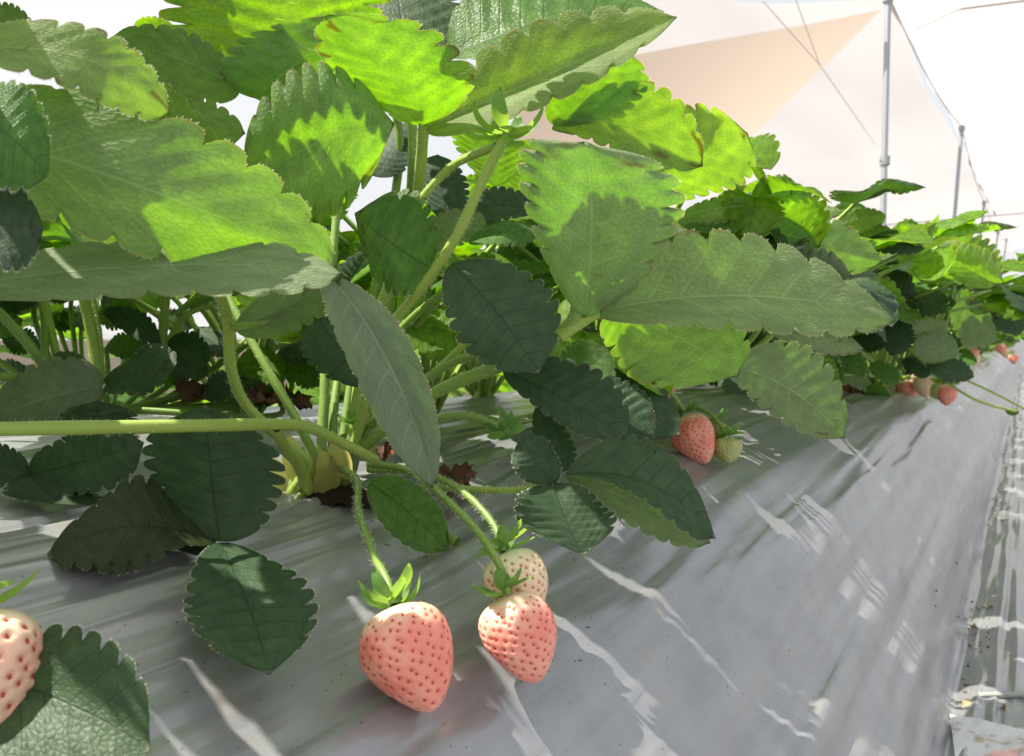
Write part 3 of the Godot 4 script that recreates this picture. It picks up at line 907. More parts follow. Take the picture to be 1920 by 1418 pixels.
func build_left_plant():
	var p := thing("strawberry_plant", "blurred strawberry plant closest to the viewer, its big leaf arching over the runner", "plant", at(-260, 800, 0.33))
	leaf(p, "bright", "under", [-110, 240, .27], [260, 350, .245], [632, 505, .275], [330, 215, .27], [230, 470, .235], {"base": .5, "end": .58, "teeth": 9, "hairs": 2, "wave": .03})
	leaf(p, "green", "under", [-80, 540, .28], [300, 500, .28], [640, 512, .285], [330, 440, .30], [330, 560, .26], {"end": .5, "base": .5, "hairs": 0})
	leaf(p, "bright", "under", [-80, 100, .25], [150, 110, .25], [318, 215, .25], [190, 55, .26], [120, 165, .24], {"end": .4, "base": .4, "hairs": 2})
	leaf(p, "green", "top", [-70, 210, .23], [10, 250, .225], [90, 330, .23], [60, 170, .235], [-20, 340, .22], {"hairs": 2})
	leaf(p, "dark", "top", [-80, 430, .23], [0, 420, .225], [82, 430, .23], [10, 335, .235], [10, 510, .22], {})
	leaf(p, "bright", "under", [-60, 40, .34], [10, 40, .34], [70, 60, .34], [20, 5, .345], [10, 80, .335], {"hairs": 0})
	leaf(p, "bright", "under", [180, 170, .37], [300, 240, .36], [440, 340, .355], [340, 180, .36], [250, 320, .37], {"tilt": 1.1})
	# more of its leaves, left of and above what is seen; they shade the film in front
	for k in 15:
		var u := -1060.0 + 165.0 * (k % 5)
		var v := -330.0 + 215.0 * (k / 5) + 40.0 * (k % 2)
		var d := 0.25 + 0.025 * (k % 3)
		off_view_leaf(p, ["bright", "green", "dark"][k % 3], u, v, d)
	for k in 8:
		off_view_leaf(p, ["green", "bright"][k % 2], -380.0 + 130.0 * (k % 4), -200.0 + 95.0 * (k / 4), 0.345 + 0.02 * (k % 3))
	leaf(p, "bright", "under", [230, 180, .40], [340, 220, .40], [460, 250, .40], [370, 180, .41], [340, 290, .39], {"hairs": 0})
	leaf(p, "dark", "top", [-140, 1240, .240], [80, 1300, .225], [282, 1405, .215], [190, 1190, .232], [60, 1530, .200], {"end": .36, "hairs": 2, "teeth": 10})
	stem(p, "leaf_stalk", [[-260, 800, 0.33], [-200, 500, 0.30], [-110, 240, 0.27]], 0.0034, 0.0028, 300)
	stem(p, "leaf_stalk", [[-260, 800, 0.33], [-160, 640, 0.30], [-80, 540, 0.28]], 0.0034, 0.0028, 300)
	stem(p, "leaf_stalk", [[-260, 800, 0.33], [-210, 400, 0.28], [-80, 100, 0.25]], 0.0034, 0.0028, 300)
	stem(p, "leaf_stalk", [[-260, 800, 0.33], [-190, 400, 0.28], [-70, 210, 0.23]], 0.0034, 0.0028, 300)
	stem(p, "leaf_stalk", [[-260, 800, 0.33], [-190, 600, 0.28], [-80, 430, 0.23]], 0.0034, 0.0028, 300)
	stem(p, "leaf_stalk", [[-260, 800, 0.33], [-200, 1050, 0.27], [-120, 1240, 0.235]], 0.0034, 0.0028, 300)

	for e in [[-600, -190, .43], [-430, -210, .42], [-650, -270, .36], [-470, -260, .35]]: off_view_leaf(p, "green", e[0], e[1], e[2])
	# the plant behind it, seen through the stalks
	var q := thing("strawberry_plant", "shaded strawberry plant with upright backlit stalks standing behind the runner", "plant", at(180, 760, 0.55))
	stem(q, "leaf_stalk", [[185, 720, .55], [172, 620, .55], [155, 540, .54], [140, 400, .52]], .0046, .0036, 1500, M.stem_pale)
	stem(q, "leaf_stalk", [[190, 720, .555], [185, 630, .56], [172, 540, .56], [170, 380, .56]], .0032, .0028, 1100, M.stem_pale)
	stem(q, "leaf_stalk", [[110, 680, .57], [92, 600, .57], [78, 530, .57], [60, 400, .57]], .0034, .0028, 900, M.stem_pale)
	stem(q, "leaf_stalk", [[85, 690, .56], [84, 600, .57], [70, 520, .58]], .0032, .0028, 500)
	stem(q, "leaf_stalk", [[85, 690, .50], [40, 630, .49], [-30, 560, .48]], .0034, .0030, 500)
	stem(q, "leaf_stalk", [[305, 650, .60], [308, 600, .60], [312, 540, .60], [310, 420, .60]], .0040, .0034, 1700, M.stem_pale)
	stem(q, "leaf_stalk", [[316, 640, .60], [350, 590, .60], [400, 572, .60]], .0028, .0022, 900, M.stem_pale)
	stem(q, "leaf_stalk", [[240, 620, .66], [237, 560, .66], [236, 500, .66]], .0034, .0030, 500)
	stem(q, "leaf_stalk", [[-20, 705, .47], [20, 708, .48], [60, 706, .50]], .0028, .0022, 500)
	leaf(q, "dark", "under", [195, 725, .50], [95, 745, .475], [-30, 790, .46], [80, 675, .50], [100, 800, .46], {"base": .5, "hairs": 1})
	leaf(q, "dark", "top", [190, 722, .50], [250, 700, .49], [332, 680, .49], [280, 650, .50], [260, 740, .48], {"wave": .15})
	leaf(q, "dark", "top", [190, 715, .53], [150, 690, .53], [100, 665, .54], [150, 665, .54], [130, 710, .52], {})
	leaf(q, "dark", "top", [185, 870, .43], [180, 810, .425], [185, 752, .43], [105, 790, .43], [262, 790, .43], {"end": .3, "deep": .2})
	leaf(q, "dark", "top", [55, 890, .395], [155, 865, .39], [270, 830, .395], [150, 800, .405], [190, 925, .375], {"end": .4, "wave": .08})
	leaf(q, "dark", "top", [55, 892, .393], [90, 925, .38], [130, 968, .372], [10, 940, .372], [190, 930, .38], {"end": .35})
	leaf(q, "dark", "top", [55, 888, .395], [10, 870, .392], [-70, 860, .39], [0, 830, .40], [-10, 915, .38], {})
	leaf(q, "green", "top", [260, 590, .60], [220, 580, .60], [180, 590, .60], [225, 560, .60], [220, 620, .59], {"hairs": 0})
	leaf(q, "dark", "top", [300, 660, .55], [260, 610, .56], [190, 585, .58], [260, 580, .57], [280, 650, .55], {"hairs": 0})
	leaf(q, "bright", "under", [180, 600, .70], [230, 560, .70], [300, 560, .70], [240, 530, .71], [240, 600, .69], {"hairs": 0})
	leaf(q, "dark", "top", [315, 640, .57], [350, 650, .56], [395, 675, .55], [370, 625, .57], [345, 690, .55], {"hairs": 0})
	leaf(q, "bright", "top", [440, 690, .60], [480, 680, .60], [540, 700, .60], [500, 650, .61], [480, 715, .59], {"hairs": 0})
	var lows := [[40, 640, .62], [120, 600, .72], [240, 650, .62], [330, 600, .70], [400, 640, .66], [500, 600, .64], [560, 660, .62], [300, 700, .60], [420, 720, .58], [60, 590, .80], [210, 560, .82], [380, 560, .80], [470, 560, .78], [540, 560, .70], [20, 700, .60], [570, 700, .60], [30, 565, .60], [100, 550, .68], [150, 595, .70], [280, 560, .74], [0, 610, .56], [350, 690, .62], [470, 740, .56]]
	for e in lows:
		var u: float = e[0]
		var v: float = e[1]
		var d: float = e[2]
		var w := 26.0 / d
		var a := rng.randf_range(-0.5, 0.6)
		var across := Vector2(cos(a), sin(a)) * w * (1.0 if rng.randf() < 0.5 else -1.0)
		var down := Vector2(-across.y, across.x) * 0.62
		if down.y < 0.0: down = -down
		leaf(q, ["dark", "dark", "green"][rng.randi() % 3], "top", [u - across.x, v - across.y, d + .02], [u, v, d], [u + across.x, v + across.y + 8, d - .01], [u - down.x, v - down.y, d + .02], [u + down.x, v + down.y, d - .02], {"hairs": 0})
		stem(q, "leaf_stalk", [[180 + (u - 180) * .3, 770, d], [u - across.x * .9, v + 40, d + .01], [u - across.x, v - across.y, d + .02]], .0026, .0020, 0)
	stem(q, "leaf_stalk", [[190, 870, .46], [186, 820, .50], [184, 740, .55]], .0034, .0030, 0)

func build_neighbours():
	rosette("leafy strawberry plant squeezed between the large central plant and its right neighbour", Vector3(-0.45, bed_y(0.45, -0.52) - 0.004, -0.52), 17, 0.22, 77)
	var p := thing("strawberry_plant", "strawberry plant right of the large one, bright serrated leaves above its long pale leaf", "plant", at(1330, 690, 0.68))
	leaf(p, "bright", "under", [1385, 418, .60], [1520, 452, .585], [1655, 492, .585], [1540, 400, .60], [1500, 512, .57], {"end": .5, "hairs": 2})
	leaf(p, "bright", "under", [1480, 500, .62], [1560, 480, .62], [1650, 475, .62], [1560, 455, .63], [1570, 512, .61], {})
	leaf(p, "dark", "top", [1318, 432, .57], [1410, 448, .56], [1492, 500, .55], [1440, 415, .57], [1395, 480, .55], {"hairs": 0})
	leaf(p, "bright", "under", [1272, 412, .55], [1340, 392, .55], [1418, 388, .55], [1350, 368, .56], [1340, 420, .54], {})
	leaf(p, "green", "top", [1290, 425, .54], [1330, 425, .54], [1400, 420, .54], [1340, 408, .55], [1350, 440, .53], {"hairs": 0})
	leaf(p, "dark", "top", [1380, 395, .66], [1420, 370, .66], [1462, 372, .66], [1420, 355, .67], [1430, 395, .65], {"hairs": 0})
	leaf(p, "bright", "under", [1395, 370, .70], [1420, 352, .70], [1445, 342, .70], [1410, 340, .70], [1440, 362, .70], {"hairs": 0})
	leaf(p, "green", "top", [1450, 395, .68], [1470, 370, .68], [1500, 345, .68], [1448, 352, .68], [1505, 375, .68], {"hairs": 0})
	leaf(p, "bright", "under", [1470, 410, .66], [1525, 398, .66], [1580, 396, .66], [1525, 384, .67], [1530, 418, .65], {"hairs": 0})
	leaf(p, "green", "under", [1150, 560, .50], [1210, 640, .50], [1260, 720, .50], [1250, 620, .50], [1180, 700, .50], {"hairs": 0})
	leaf(p, "dark", "top", [1375, 700, .56], [1400, 715, .55], [1430, 735, .55], [1420, 700, .56], [1360, 735, .55], {"hairs": 0})
	leaf(p, "green", "under", [1440, 620, .62], [1530, 640, .60], [1620, 655, .60], [1540, 615, .62], [1540, 665, .59], {})
	leaf(p, "dark", "top", [1560, 560, .70], [1530, 580, .70], [1480, 590, .70], [1530, 550, .71], [1520, 610, .69], {"hairs": 0})
	for k in 9:
		var u := 1195.0 + 30.0 * k
		stem(p, "leaf_stalk", [[1300 + 6 * k, 700, .68], [u + 30, 640, .66], [u + 60 + 4 * k, 560 - 10 * (k % 3), .64]], .0030, .0024, 300 if k % 2 else 0, M.stem_pale if k % 2 else M.stem)
	stem(p, "fruit_stalk", [[1180, 690, .62], [1225, 705, .60], [1260, 740, .60], [1282, 770, .61]], .0022, .0018, 500)
	stem(p, "fruit_stalk", [[1290, 760, .63], [1330, 775, .62], [1352, 800, .615], [1360, 830, .615]], .0018, .0015, 400)

	for e in [[1130, 650, .56], [1080, 690, .55], [1180, 620, .58], [1290, 690, .62], [1330, 660, .64], [1420, 650, .68], [1400, 600, .70], [1480, 640, .72], [1540, 690, .76], [1000, 640, .56], [960, 600, .58], [1230, 560, .60]]:
		var u: float = e[0]
		var v: float = e[1]
		var d: float = e[2]
		var a := rng.randf_range(-0.3, 0.9)
		var along := Vector2(cos(a), sin(a)) * 30.0 / d
		var side := Vector2(along.y, -along.x) * 0.62
		leaf(p, ["dark", "dark", "green"][rng.randi() % 3], "top", [u - along.x, v - along.y, d + .01], [u, v, d], [u + along.x, v + along.y, d - .01], [u + side.x, v + side.y, d + .02], [u - side.x, v - side.y, d - .02], {"hairs": 0})
		stem(p, "leaf_stalk", [[1290 + (u - 1290) * .4, 720, .68], [u - along.x * 1.1, v - along.y * .4 + 20, d + .03], [u - along.x, v - along.y, d + .01]], .0026, .0020, 0)
	var q := thing("strawberry_plant", "strawberry plant farther right with a dark leaf trio above its berry cluster", "plant", at(1690, 680, 1.15))
	leaf(q, "dark", "top", [1715, 580, .98], [1675, 545, .98], [1625, 520, .98], [1690, 500, .99], [1640, 585, .97], {"hairs": 0, "end": .35})
	leaf(q, "dark", "top", [1680, 580, .96], [1735, 570, .96], [1793, 568, .95], [1740, 545, .97], [1740, 595, .94], {"hairs": 0})
	leaf(q, "dark", "top", [1690, 590, .97], [1680, 630, .96], [1670, 668, .95], [1650, 620, .97], [1716, 640, .95], {"hairs": 0, "end": .35})
	leaf(q, "green", "under", [1712, 600, 1.0], [1745, 625, .99], [1775, 640, .98], [1770, 600, 1.0], [1720, 650, .98], {"hairs": 0, "end": .3})
	leaf(q, "green", "under", [1715, 640, 1.0], [1760, 655, .99], [1800, 665, .98], [1775, 625, 1.0], [1740, 682, .98], {"hairs": 0, "end": .3})
	leaf(q, "dark", "top", [1738, 680, 1.02], [1780, 690, 1.0], [1826, 708, 1.0], [1800, 675, 1.02], [1770, 715, 1.0], {"hairs": 0})
	leaf(q, "green", "top", [1628, 722, 1.15], [1645, 745, 1.14], [1662, 768, 1.13], [1668, 735, 1.14], [1630, 760, 1.13], {"hairs": 0, "end": .4})
	leaf(q, "bright", "under", [1560, 430, .92], [1610, 412, .92], [1662, 405, .92], [1615, 390, .93], [1620, 440, .91], {"hairs": 0})
	leaf(q, "green", "top", [1555, 405, .98], [1590, 390, .98], [1625, 390, .98], [1590, 376, .98], [1595, 405, .97], {"hairs": 0})
	leaf(q, "dark", "top", [1600, 450, .90], [1665, 455, .89], [1735, 466, .88], [1670, 438, .90], [1670, 478, .88], {"hairs": 0})
	leaf(q, "bright", "under", [1680, 470, .95], [1735, 455, .95], [1802, 460, .95], [1750, 415, .96], [1740, 482, .94], {"hairs": 0})
	leaf(q, "bright", "under", [1690, 500, .98], [1740, 500, .97], [1800, 512, .97], [1745, 482, .98], [1745, 525, .96], {"hairs": 0})
	leaf(q, "green", "under", [1790, 560, 1.1], [1830, 590, 1.1], [1870, 640, 1.1], [1840, 560, 1.1], [1800, 640, 1.1], {"hairs": 0})
	for e in [[1560, 640, .95], [1600, 680, .95], [1630, 640, 1.0], [1660, 700, 1.0], [1720, 690, 1.1], [1600, 600, 1.0], [1560, 700, .95], [1780, 640, 1.2], [1810, 670, 1.3], [1840, 640, 1.4], [1850, 600, 1.5], [1500, 700, .9]]:
		var u: float = e[0]
		var v: float = e[1]
		var d: float = e[2]
		var a := rng.randf_range(0.1, 1.1)
		var along := Vector2(cos(a), sin(a)) * 32.0 / d
		var side := Vector2(along.y, -along.x) * 0.66
		leaf(q, ["dark", "green"][rng.randi() % 2], "top", [u - along.x, v - along.y, d + .02], [u, v, d], [u + along.x, v + along.y, d - .01], [u + side.x, v + side.y, d + .02], [u - side.x, v - side.y, d - .02], {"hairs": 0, "per": 4, "half": 5})
		stem(q, "leaf_stalk", [[1690 + (u - 1690) * .4, 700, 1.1], [u - along.x * 1.1, v - along.y * .4 + 12, d + .04], [u - along.x, v - along.y, d + .02]], .0026, .0020, 0)
	for k in 6:
		stem(q, "leaf_stalk", [[1690, 690, 1.15], [1670 + 18 * k, 640, 1.1], [1640 + 30 * k, 560 - 14 * (k % 3), 1.02]], .0030, .0024, 0)
	stem(q, "runner", [[1700, 650, 1.05], [1760, 705, 1.02], [1830, 750, 1.0], [1905, 772, 1.0]], .0022, .0016, 0, M.stem_pale)
	stem(q, "runner", [[1712, 640, 1.05], [1790, 700, 1.1], [1870, 740, 1.1], [1935, 775, 1.1]], .0020, .0014, 0, M.stem_pale)
	leaf(q, "green", "top", [1885, 768, 1.0], [1898, 772, 1.0], [1912, 774, 1.0], [1898, 766, 1.0], [1896, 780, 1.0], {"hairs": 0, "teeth": 4})

var kinds := ["bright", "green", "dark"]
var stock := {}
func stock_blade(shape: int, kind: String) -> ArrayMesh:
	var key := "%d%s" % [shape, kind]
	if not stock.has(key):
		var w: float = [0.034, 0.030, 0.037, 0.032][shape]
		var bow: float = [0.008, -0.004, 0.004, 0.012][shape]
		var g := blade(Vector3.ZERO, Vector3(0, bow, 0.042), Vector3(0, -0.006, 0.08), Vector3(-w, bow + [0.006, 0.012, 0.0, 0.008][shape], 0.045), Vector3(w, bow + [0.006, 0.010, 0.003, -0.004][shape], 0.045),
			{"up": Vector3.UP, "per": 4, "half": 4, "teeth": 9, "cup": [0.1, 0.3, -0.15, 0.2][shape], "end": [0.4, 0.45, 0.35, 0.5][shape], "wave": 0.08, "phase": shape * 1.7, "curl": [0.05, 0.0, 0.12, 0.2][shape]})
		stock[key] = blade_mesh(g, kind)
	return stock[key]

func rosette(label: String, where: Vector3, n: int, tall: float, s: int) -> Node3D:
	var r := RandomNumberGenerator.new()
	r.seed = s
	var p := thing("strawberry_plant", label, "plant", where, "strawberry plants along the bed")
	part("crown", one(tube(PackedVector3Array([Vector3(0, -0.02, 0), Vector3(0, 0.01, 0), Vector3(0.004, 0.035, 0)]), 0.016, 0.009, 8), M.stem_pale), p)
	for k in n:
		var az := TAU * (k + r.randf_range(-0.3, 0.3)) / n * 2.0
		var inner := k % 3 == 0
		var el := r.randf_range(1.1, 1.45) if inner else r.randf_range(0.68, 1.15)
		var long := tall * r.randf_range(0.65, 1.05)
		var out := Vector3(cos(az), 0, sin(az))
		var d := out * cos(el) + Vector3.UP * sin(el)
		var mid := d * long * 0.55 + Vector3.UP * 0.01
		var end := d * long + out * long * 0.15 - Vector3.UP * long * 0.08
		var path := smooth_path([out * 0.006, mid, end], 5)
		part("leaf_stalk", one(tube(path, 0.0030, 0.0022, 6), M.stem if k % 2 else M.stem_pale), p)
		var kind: String = kinds[0] if r.randf() < 0.45 else (kinds[1] if r.randf() < 0.65 else kinds[2])
		var dir := (out + Vector3.UP * r.randf_range(-0.5, 0.35)).normalized()
		for q in 3:
			var fan := (q - 1) * r.randf_range(1.0, 1.35)
			var z := dir.rotated(Vector3.UP, fan)
			z = (z + Vector3.UP * r.randf_range(-0.25, 0.25)).normalized()
			var y := (Vector3.UP + Vector3(r.randf_range(-0.5, 0.5), 0, r.randf_range(-0.5, 0.5))).normalized()
			var x := y.cross(z).normalized()
			y = z.cross(x)
			var e := part("leaf", stock_blade(r.randi() % 4, kind), p)
			e.transform = Transform3D(Basis(x, y, z) * (r.randf_range(0.70, 0.98)), end)
	return p

func build_rows():
	var words := ["first", "second", "third", "fourth", "fifth", "sixth", "seventh", "eighth", "ninth", "tenth", "eleventh", "twelfth", "thirteenth", "fourteenth", "fifteenth", "sixteenth", "seventeenth", "eighteenth", "nineteenth", "twentieth", "twenty-first", "twenty-second", "twenty-third", "twenty-fourth", "twenty-fifth", "twenty-sixth", "twenty-seventh", "twenty-eighth", "twenty-ninth", "thirtieth", "thirty-first", "thirty-second", "thirty-third", "thirty-fourth", "thirty-fifth", "thirty-sixth"]
	var protos := []
	var r := RandomNumberGenerator.new()
	r.seed = 101
	var n_front := 0
	var n_back := 0
	var z := 0.62
	var k := 0
	while z > -11.0 and n_back < words.size():
		for row in 2:
			if row == 0 and z > -0.5 and z < 0.05: continue
			var zz := z + r.randf_range(-0.05, 0.05) - 0.12 * row
			var x := -(crest(zz) + 0.055) if row == 0 else -(crest(zz) + 0.33)
			var w := Vector3(x + r.randf_range(-0.03, 0.03), 0, zz)
			w.y = bed_y(-w.x, w.z) - 0.004
			var label: String
			if row == 0:
				label = "%s leafy strawberry plant of the front row beyond the large central one" % words[n_front]
				n_front += 1
			else:
				label = "%s leafy strawberry plant of the back row, counted from the left" % words[n_back]
				n_back += 1
			var p: Node3D
			if protos.size() < 4:
				p = rosette(label, w, 25, 0.235, 300 + protos.size())
				protos.append(p)
			else:
				p = protos[k % 4].duplicate()
				p.name = numbered("strawberry_plant")
				add_child(p)
				p.position = w
				p.set_meta("label", label)
			p.rotation.y = r.randf() * TAU
			p.scale = Vector3.ONE * (r.randf_range(0.95, 1.12) + 0.05 * clampf(-zz - 0.5, 0.0, 2.2) + (0.2 if zz > 0.0 else 0.0) - 0.42 * smoothstep(-1.3, -3.2, zz))
			k += 1
		z -= 0.31 if z > -0.7 else (0.25 if z > -4.0 else 0.42)
	# the bed behind, seen between the stalks
	for i in 14:
		var p: Node3D = protos[i % 4].duplicate()
		p.name = numbered("strawberry_plant")
		add_child(p)
		p.position = Vector3(-1.0 - 0.55 * (i % 2) + r.randf_range(-0.05, 0.05), 0.0 if i % 2 else 0.04, 0.5 - 0.26 * i)
		p.rotation.y = r.randf() * TAU
		p.set_meta("label", "%s strawberry plant low behind the bed, glimpsed between the stalks" % words[i])
		p.set_meta("group", "strawberry plants behind the bed")

func build_fruit():
	strawberry("largest ripe pink strawberry hanging low in front beside the other pink one", at(740, 1140, .312), (at(800, 1335, .295) - at(738, 1138, .312)), "pink", 1.03, "", 0.4, [0.2, 1.1])
	strawberry("pink strawberry right of the largest one, overlapping the pale berry", at(950, 1118, .338), (at(1008, 1282, .328) - at(950, 1118, .338)), "pink_b", 0.98, "", 2.0, [0.1, 1.0])
	strawberry("pink strawberry beside two small green ones under the pale serrated leaf", at(1285, 782, .615), (at(1318, 858, .60) - at(1285, 782, .615)), "pink", 1.0, "", 1.2, [0.0, 0.7])
	strawberry("small unripe green strawberry hanging right of the pink one, nearer the viewer", at(1362, 826, .615), (at(1366, 880, .60) - at(1362, 826, .615)), "green", 0.95, "", 0.3, [-0.3, 0.6])
	strawberry("small unripe green strawberry half hidden behind the pink berry's right side", at(1338, 795, .635), (at(1350, 842, .63) - at(1338, 795, .635)), "green", 0.95, "", 1.3, [-0.3, 0.6])
	strawberry("pink strawberry peeping out behind the dark leaf above the green fruits", at(1225, 700, .69), (at(1245, 760, .68) - at(1225, 700, .69)), "pink_b", 0.95, "", 0.5, [0.0, 0.7])
	strawberry("pale pink strawberry cut off by the left edge beside a dark leaf", at(-58, 1152, .232), (at(-28, 1392, .224) - at(-58, 1152, .232)), "peach", 1.12, "", 0.9, [0.0, 0.9])
	strawberry("red pink strawberry at the left of the far cluster", at(1696, 715, 1.30), (at(1702, 745, 1.29) - at(1696, 715, 1.30)), "pink", 0.95, "strawberries of the far cluster", 0.2)
	strawberry("pale strawberry in the middle of the far cluster, its blunt end towards the viewer", at(1733, 706, 1.27), (at(1737, 745, 1.25) - at(1733, 706, 1.27)), "pale", 1.1, "strawberries of the far cluster", 0.8)
	strawberry("small green strawberry between the pale and red fruits of the far cluster", at(1758, 722, 1.25), (at(1762, 752, 1.24) - at(1758, 722, 1.25)), "green", 1.25, "strawberries of the far cluster", 0.8)
	strawberry("red pink strawberry at the right end of the far cluster", at(1774, 722, 1.24), (at(1776, 756, 1.23) - at(1774, 722, 1.24)), "pink", 0.85, "strawberries of the far cluster", 1.8)
	strawberry("pale pink strawberry lying on top behind the far cluster", at(1700, 705, 1.33), (at(1726, 714, 1.32) - at(1700, 705, 1.33)), "pale", 0.8, "strawberries of the far cluster", 1.8)
	for q in [[1818, 650, 2.2, "pink", "small pink strawberry hanging by a dark leaf near the shiny film folds"], [1822, 662, 2.2, "pale", "small pale strawberry just under a pink one near the shiny film folds"], [1874, 645, 3.2, "pink", "tiny pink strawberry, upper left of the three at the far end of the row"], [1884, 655, 3.2, "pale", "tiny pale strawberry, middle of the three at the far end of the row"], [1898, 664, 3.1, "pink_b", "tiny pink strawberry, lower right of the three at the far end of the row"]]:
		strawberry(q[4], at(q[0], q[1], q[2]), Vector3(0.3, -1, 0.2), q[3], 1.1, "tiny strawberries down the row", q[0])
	strawberry("cream white strawberry half hidden behind a pink one", at(950, 1035, .37), (at(1000, 1180, .36) - at(950, 1035, .37)), "pale", 0.96, "", 1.0, [0.0, 0.7])

func build_litter():
	# soil in the planting hole round the crown
	var hole := thing("soil_patch", "dark wet soil in the planting hole under the central plant's crown", "soil", at(600, 925, 0.455))
	part("soil", blob_sheet(0.045, 0.020, 3), hole, M.soil)
	crumpled("dead_leaf", "crumpled brown dead leaf behind the curved stalk, its edge lit orange", at(520, 760, .56), 0.026, 1)
	crumpled("dead_leaf", "dark dead leaf lying left of the orange lit one", at(370, 745, .60), 0.024, 2)
	crumpled("dead_leaf", "torn brown dead leaf under the tip of the drooping leaf", at(755, 850, .50), 0.020, 3)
	crumpled("dead_leaf", "flat brown dead leaf under the thin hairy fruit stalks", at(855, 915, .455), 0.020, 4)
	crumpled("dead_leaf", "nearly black dead leaf on the film below the far leaves", at(1590, 745, 1.15), 0.03, 5)
	# furrow side: drip tube, paper scrap, flakes
	var pts := []
	for q in [[1796, 1316, .66], [1812, 1310, .655], [1840, 1304, .65], [1880, 1303, .65], [1960, 1302, .65]]: pts.append(at(q[0], q[1], q[2]))
	var t := part("drip_tube", one(tube(smooth_path(pts, 6), 0.0026, 0.0026, 10), M.tube), self)
	tag(t, "thin grey drip tube coming out of the furrow at the lower right", "tube")

	# a crumpled white scrap with a smudge of pink print, at the foot of the bed
	var scrap := thing("paper_scrap", "torn white plastic scrap with a pink smudge and mud in the furrow corner", "scrap", at(1840, 1390, .60))
	var corners := [at(1772, 1345, .60), at(1925, 1378, .60), at(1990, 1490, .53), at(1790, 1500, .53)]
	var n := noise(FastNoiseLite.TYPE_SIMPLEX_SMOOTH, 1.0, 61, 3)
	var P := PackedVector3Array()
	var K := PackedColorArray()
	for i in 25:
		for j in 25:
			var a := i / 24.0
			var b := j / 24.0
			var q: Vector3 = corners[0].lerp(corners[1], b).lerp(corners[3].lerp(corners[2], b), a) - scrap.position
			q = drop(q + scrap.position) - scrap.position + Vector3(0.003, 0.004 + 0.0025 * n.get_noise_2d(a * 3.0, b * 3.0), 0)
			P.append(q)
			var c := Color(0.56, 0.57, 0.60)
			var mud := smoothstep(0.12, 0.35, n.get_noise_2d(a * 9.0 + 3.0, b * 3.0) + 0.16 - absf(a - 0.18 - b * 0.25) * 2.0)
			c = c.lerp(Color(0.36, 0.27, 0.19), clampf(mud, 0.0, 0.8))
			var pink := 1.0 - smoothstep(0.10, 0.16, Vector2(a - 0.55, (b - 0.55) * 0.7).length() + 0.05 * n.get_noise_2d(a * 8, b * 8))
			c = c.lerp(Color(0.82, 0.36, 0.36), pink * 0.8)
			K.append(c)
	var pm := plain(Color.WHITE, 0.55)
	pm.vertex_color_use_as_albedo = true
	part("sheet", one(grid_mesh(P, 25, 25, PackedVector2Array(), false, K), pm), scrap)
	# dry tan flakes
	var fl := [[1848, 1291, .655, "tan dry flake on the film just above the drip tube"], [1812, 1324, .645, "tan dry flake lying at the root of the drip tube"], [1884, 1333, .62, "tan dry flake between the drip tube and the white scrap"], [1823, 1180, .77, "tan dry flake in the furrow crease above the others"], [1857, 1143, .80, "small tan dry flake at the highest spot of the crease"]]
	for k in fl.size():
		var f: Array = fl[k]
		var g := blade(Vector3(-.006, 0, 0), Vector3(0, .001, 0), Vector3(.006, 0, 0), Vector3(0, .002, -.0032), Vector3(0, .0005, .0032), {"up": Vector3.UP, "teeth": 4, "per": 4, "half": 3, "wave": .4, "deep": .3})
		var e := part("dry_flake", one(grid_mesh(g.P, g.rows, g.cols, PackedVector2Array()), M.straw), self)
		var w := at(f[0], f[1], f[2])
		e.position = drop(w) + Vector3(0, 0.002, 0)
		e.rotation = Vector3(0.2 * k, 1.1 * k, 0.3)
		tag(e, f[3], "flake", "dry flakes in the furrow")
	# crumbs of soil washed into the crease
	var st := SurfaceTool.new()
	st.begin(Mesh.PRIMITIVE_TRIANGLES)
	var r := RandomNumberGenerator.new()
	r.seed = 8
	for k in 420:
		var z := -0.45 - 2.6 * pow(r.randf(), 1.6)
		var lat := 0.036 + r.randfn(0.0, 0.008) + (0.02 if k % 7 == 0 else 0.0)
		var y := bed_y(lat, z) + 0.001
		var s := r.randf_range(0.0006, 0.0022)
		var c := Vector3(-lat, y, z)
		var turn := r.randf() * TAU
		var ring := []
		for q in 4: ring.append(c + Vector3(cos(turn + q * 1.57), 0, sin(turn + q * 1.57)) * s * r.randf_range(0.7, 1.3))
		for q in 4:
			st.add_vertex(c + Vector3(0, s * 0.9, 0)); st.add_vertex(ring[q]); st.add_vertex(ring[(q + 1) % 4])
	st.generate_normals()
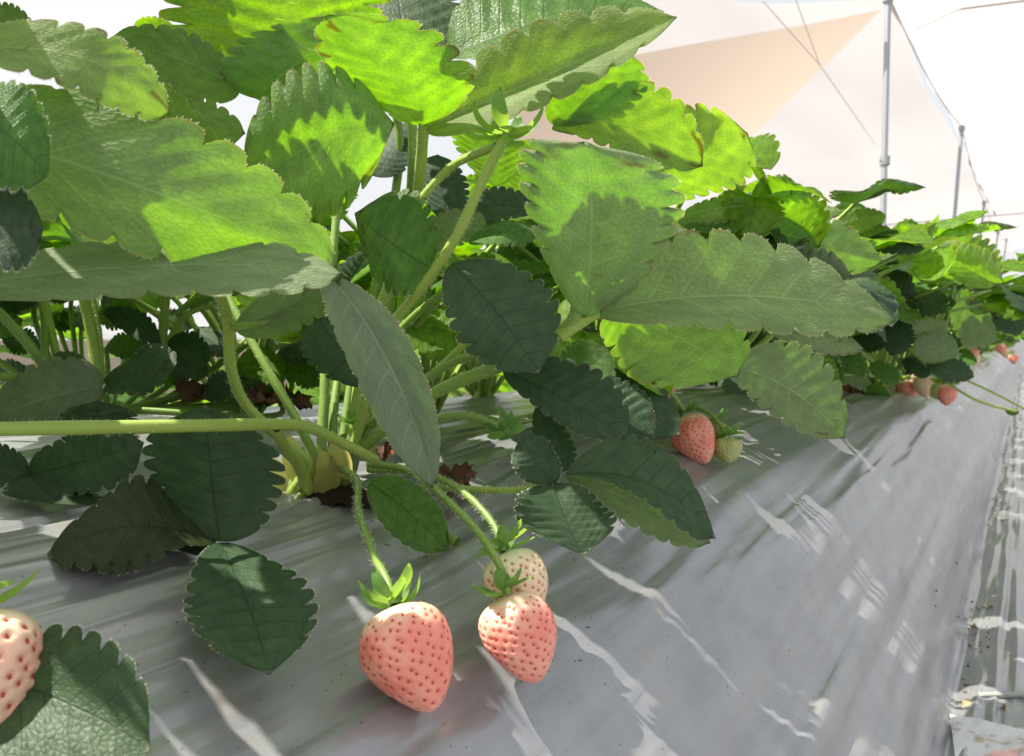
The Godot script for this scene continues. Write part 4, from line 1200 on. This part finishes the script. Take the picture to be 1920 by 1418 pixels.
	var crumbs := part("soil_crumbs", st.commit(), self, plain(lin(0.10, 0.085, 0.065), 0.95, 0.2))
	tag(crumbs, "dark soil crumbs washed into the crease at the foot of the bed", "soil", "", "stuff")

func blob_sheet(rx: float, rz: float, s: int) -> ArrayMesh:
	var n := noise(FastNoiseLite.TYPE_SIMPLEX_SMOOTH, 1.0, s, 3)
	var rows := 12
	var cols := 41
	var P := PackedVector3Array()
	for i in rows:
		var f := float(i) / (rows - 1)
		for j in cols:
			var a := TAU * j / (cols - 1)
			var k := 1.0 + 0.35 * n.get_noise_2d(cos(a) * 1.5, sin(a) * 1.5)
			P.append(Vector3(cos(a) * rx * f * k, 0.006 * (1.0 - f * f) + 0.003 * n.get_noise_2d(cos(a) * f * 6, sin(a) * f * 6), sin(a) * rz * f * k))
	return one(grid_mesh(P, rows, cols, PackedVector2Array(), true), M.soil)

func crumpled(called: String, label: String, where: Vector3, size: float, s: int):
	var n := noise(FastNoiseLite.TYPE_SIMPLEX_SMOOTH, 1.0, s * 13, 3)
	var g := blade(Vector3(-size, 0, 0), Vector3(0, size * 0.25, 0), Vector3(size, 0, 0), Vector3(0, size * 0.4, -size * 0.7), Vector3(0, size * 0.4, size * 0.7), {"up": Vector3.UP, "per": 4, "half": 6})
	var P: PackedVector3Array = g.P
	for i in P.size():
		var p := P[i] / size
		P[i] += Vector3(n.get_noise_3d(p.x * 1.7, p.y, p.z * 1.7), n.get_noise_3d(p.x * 2.0 + 9, p.y, p.z * 2.0) * 1.3, n.get_noise_3d(p.x * 1.7, p.y + 5, p.z * 1.7)) * size * 0.45
	var e := part(called, one(grid_mesh(P, g.rows, g.cols, PackedVector2Array()), M.dry), self)
	e.position = where
	e.rotation.y = s * 1.3
	tag(e, label, "dead leaf")
func drop(w: Vector3) -> Vector3:                       # the spot on the film along the line of sight to w
	var d := (w - eye).normalized()
	var p := eye + d * 0.1
	for i in 4000:
		if p.y <= bed_y(-p.x, p.z): break
		p += d * 0.001
	return p
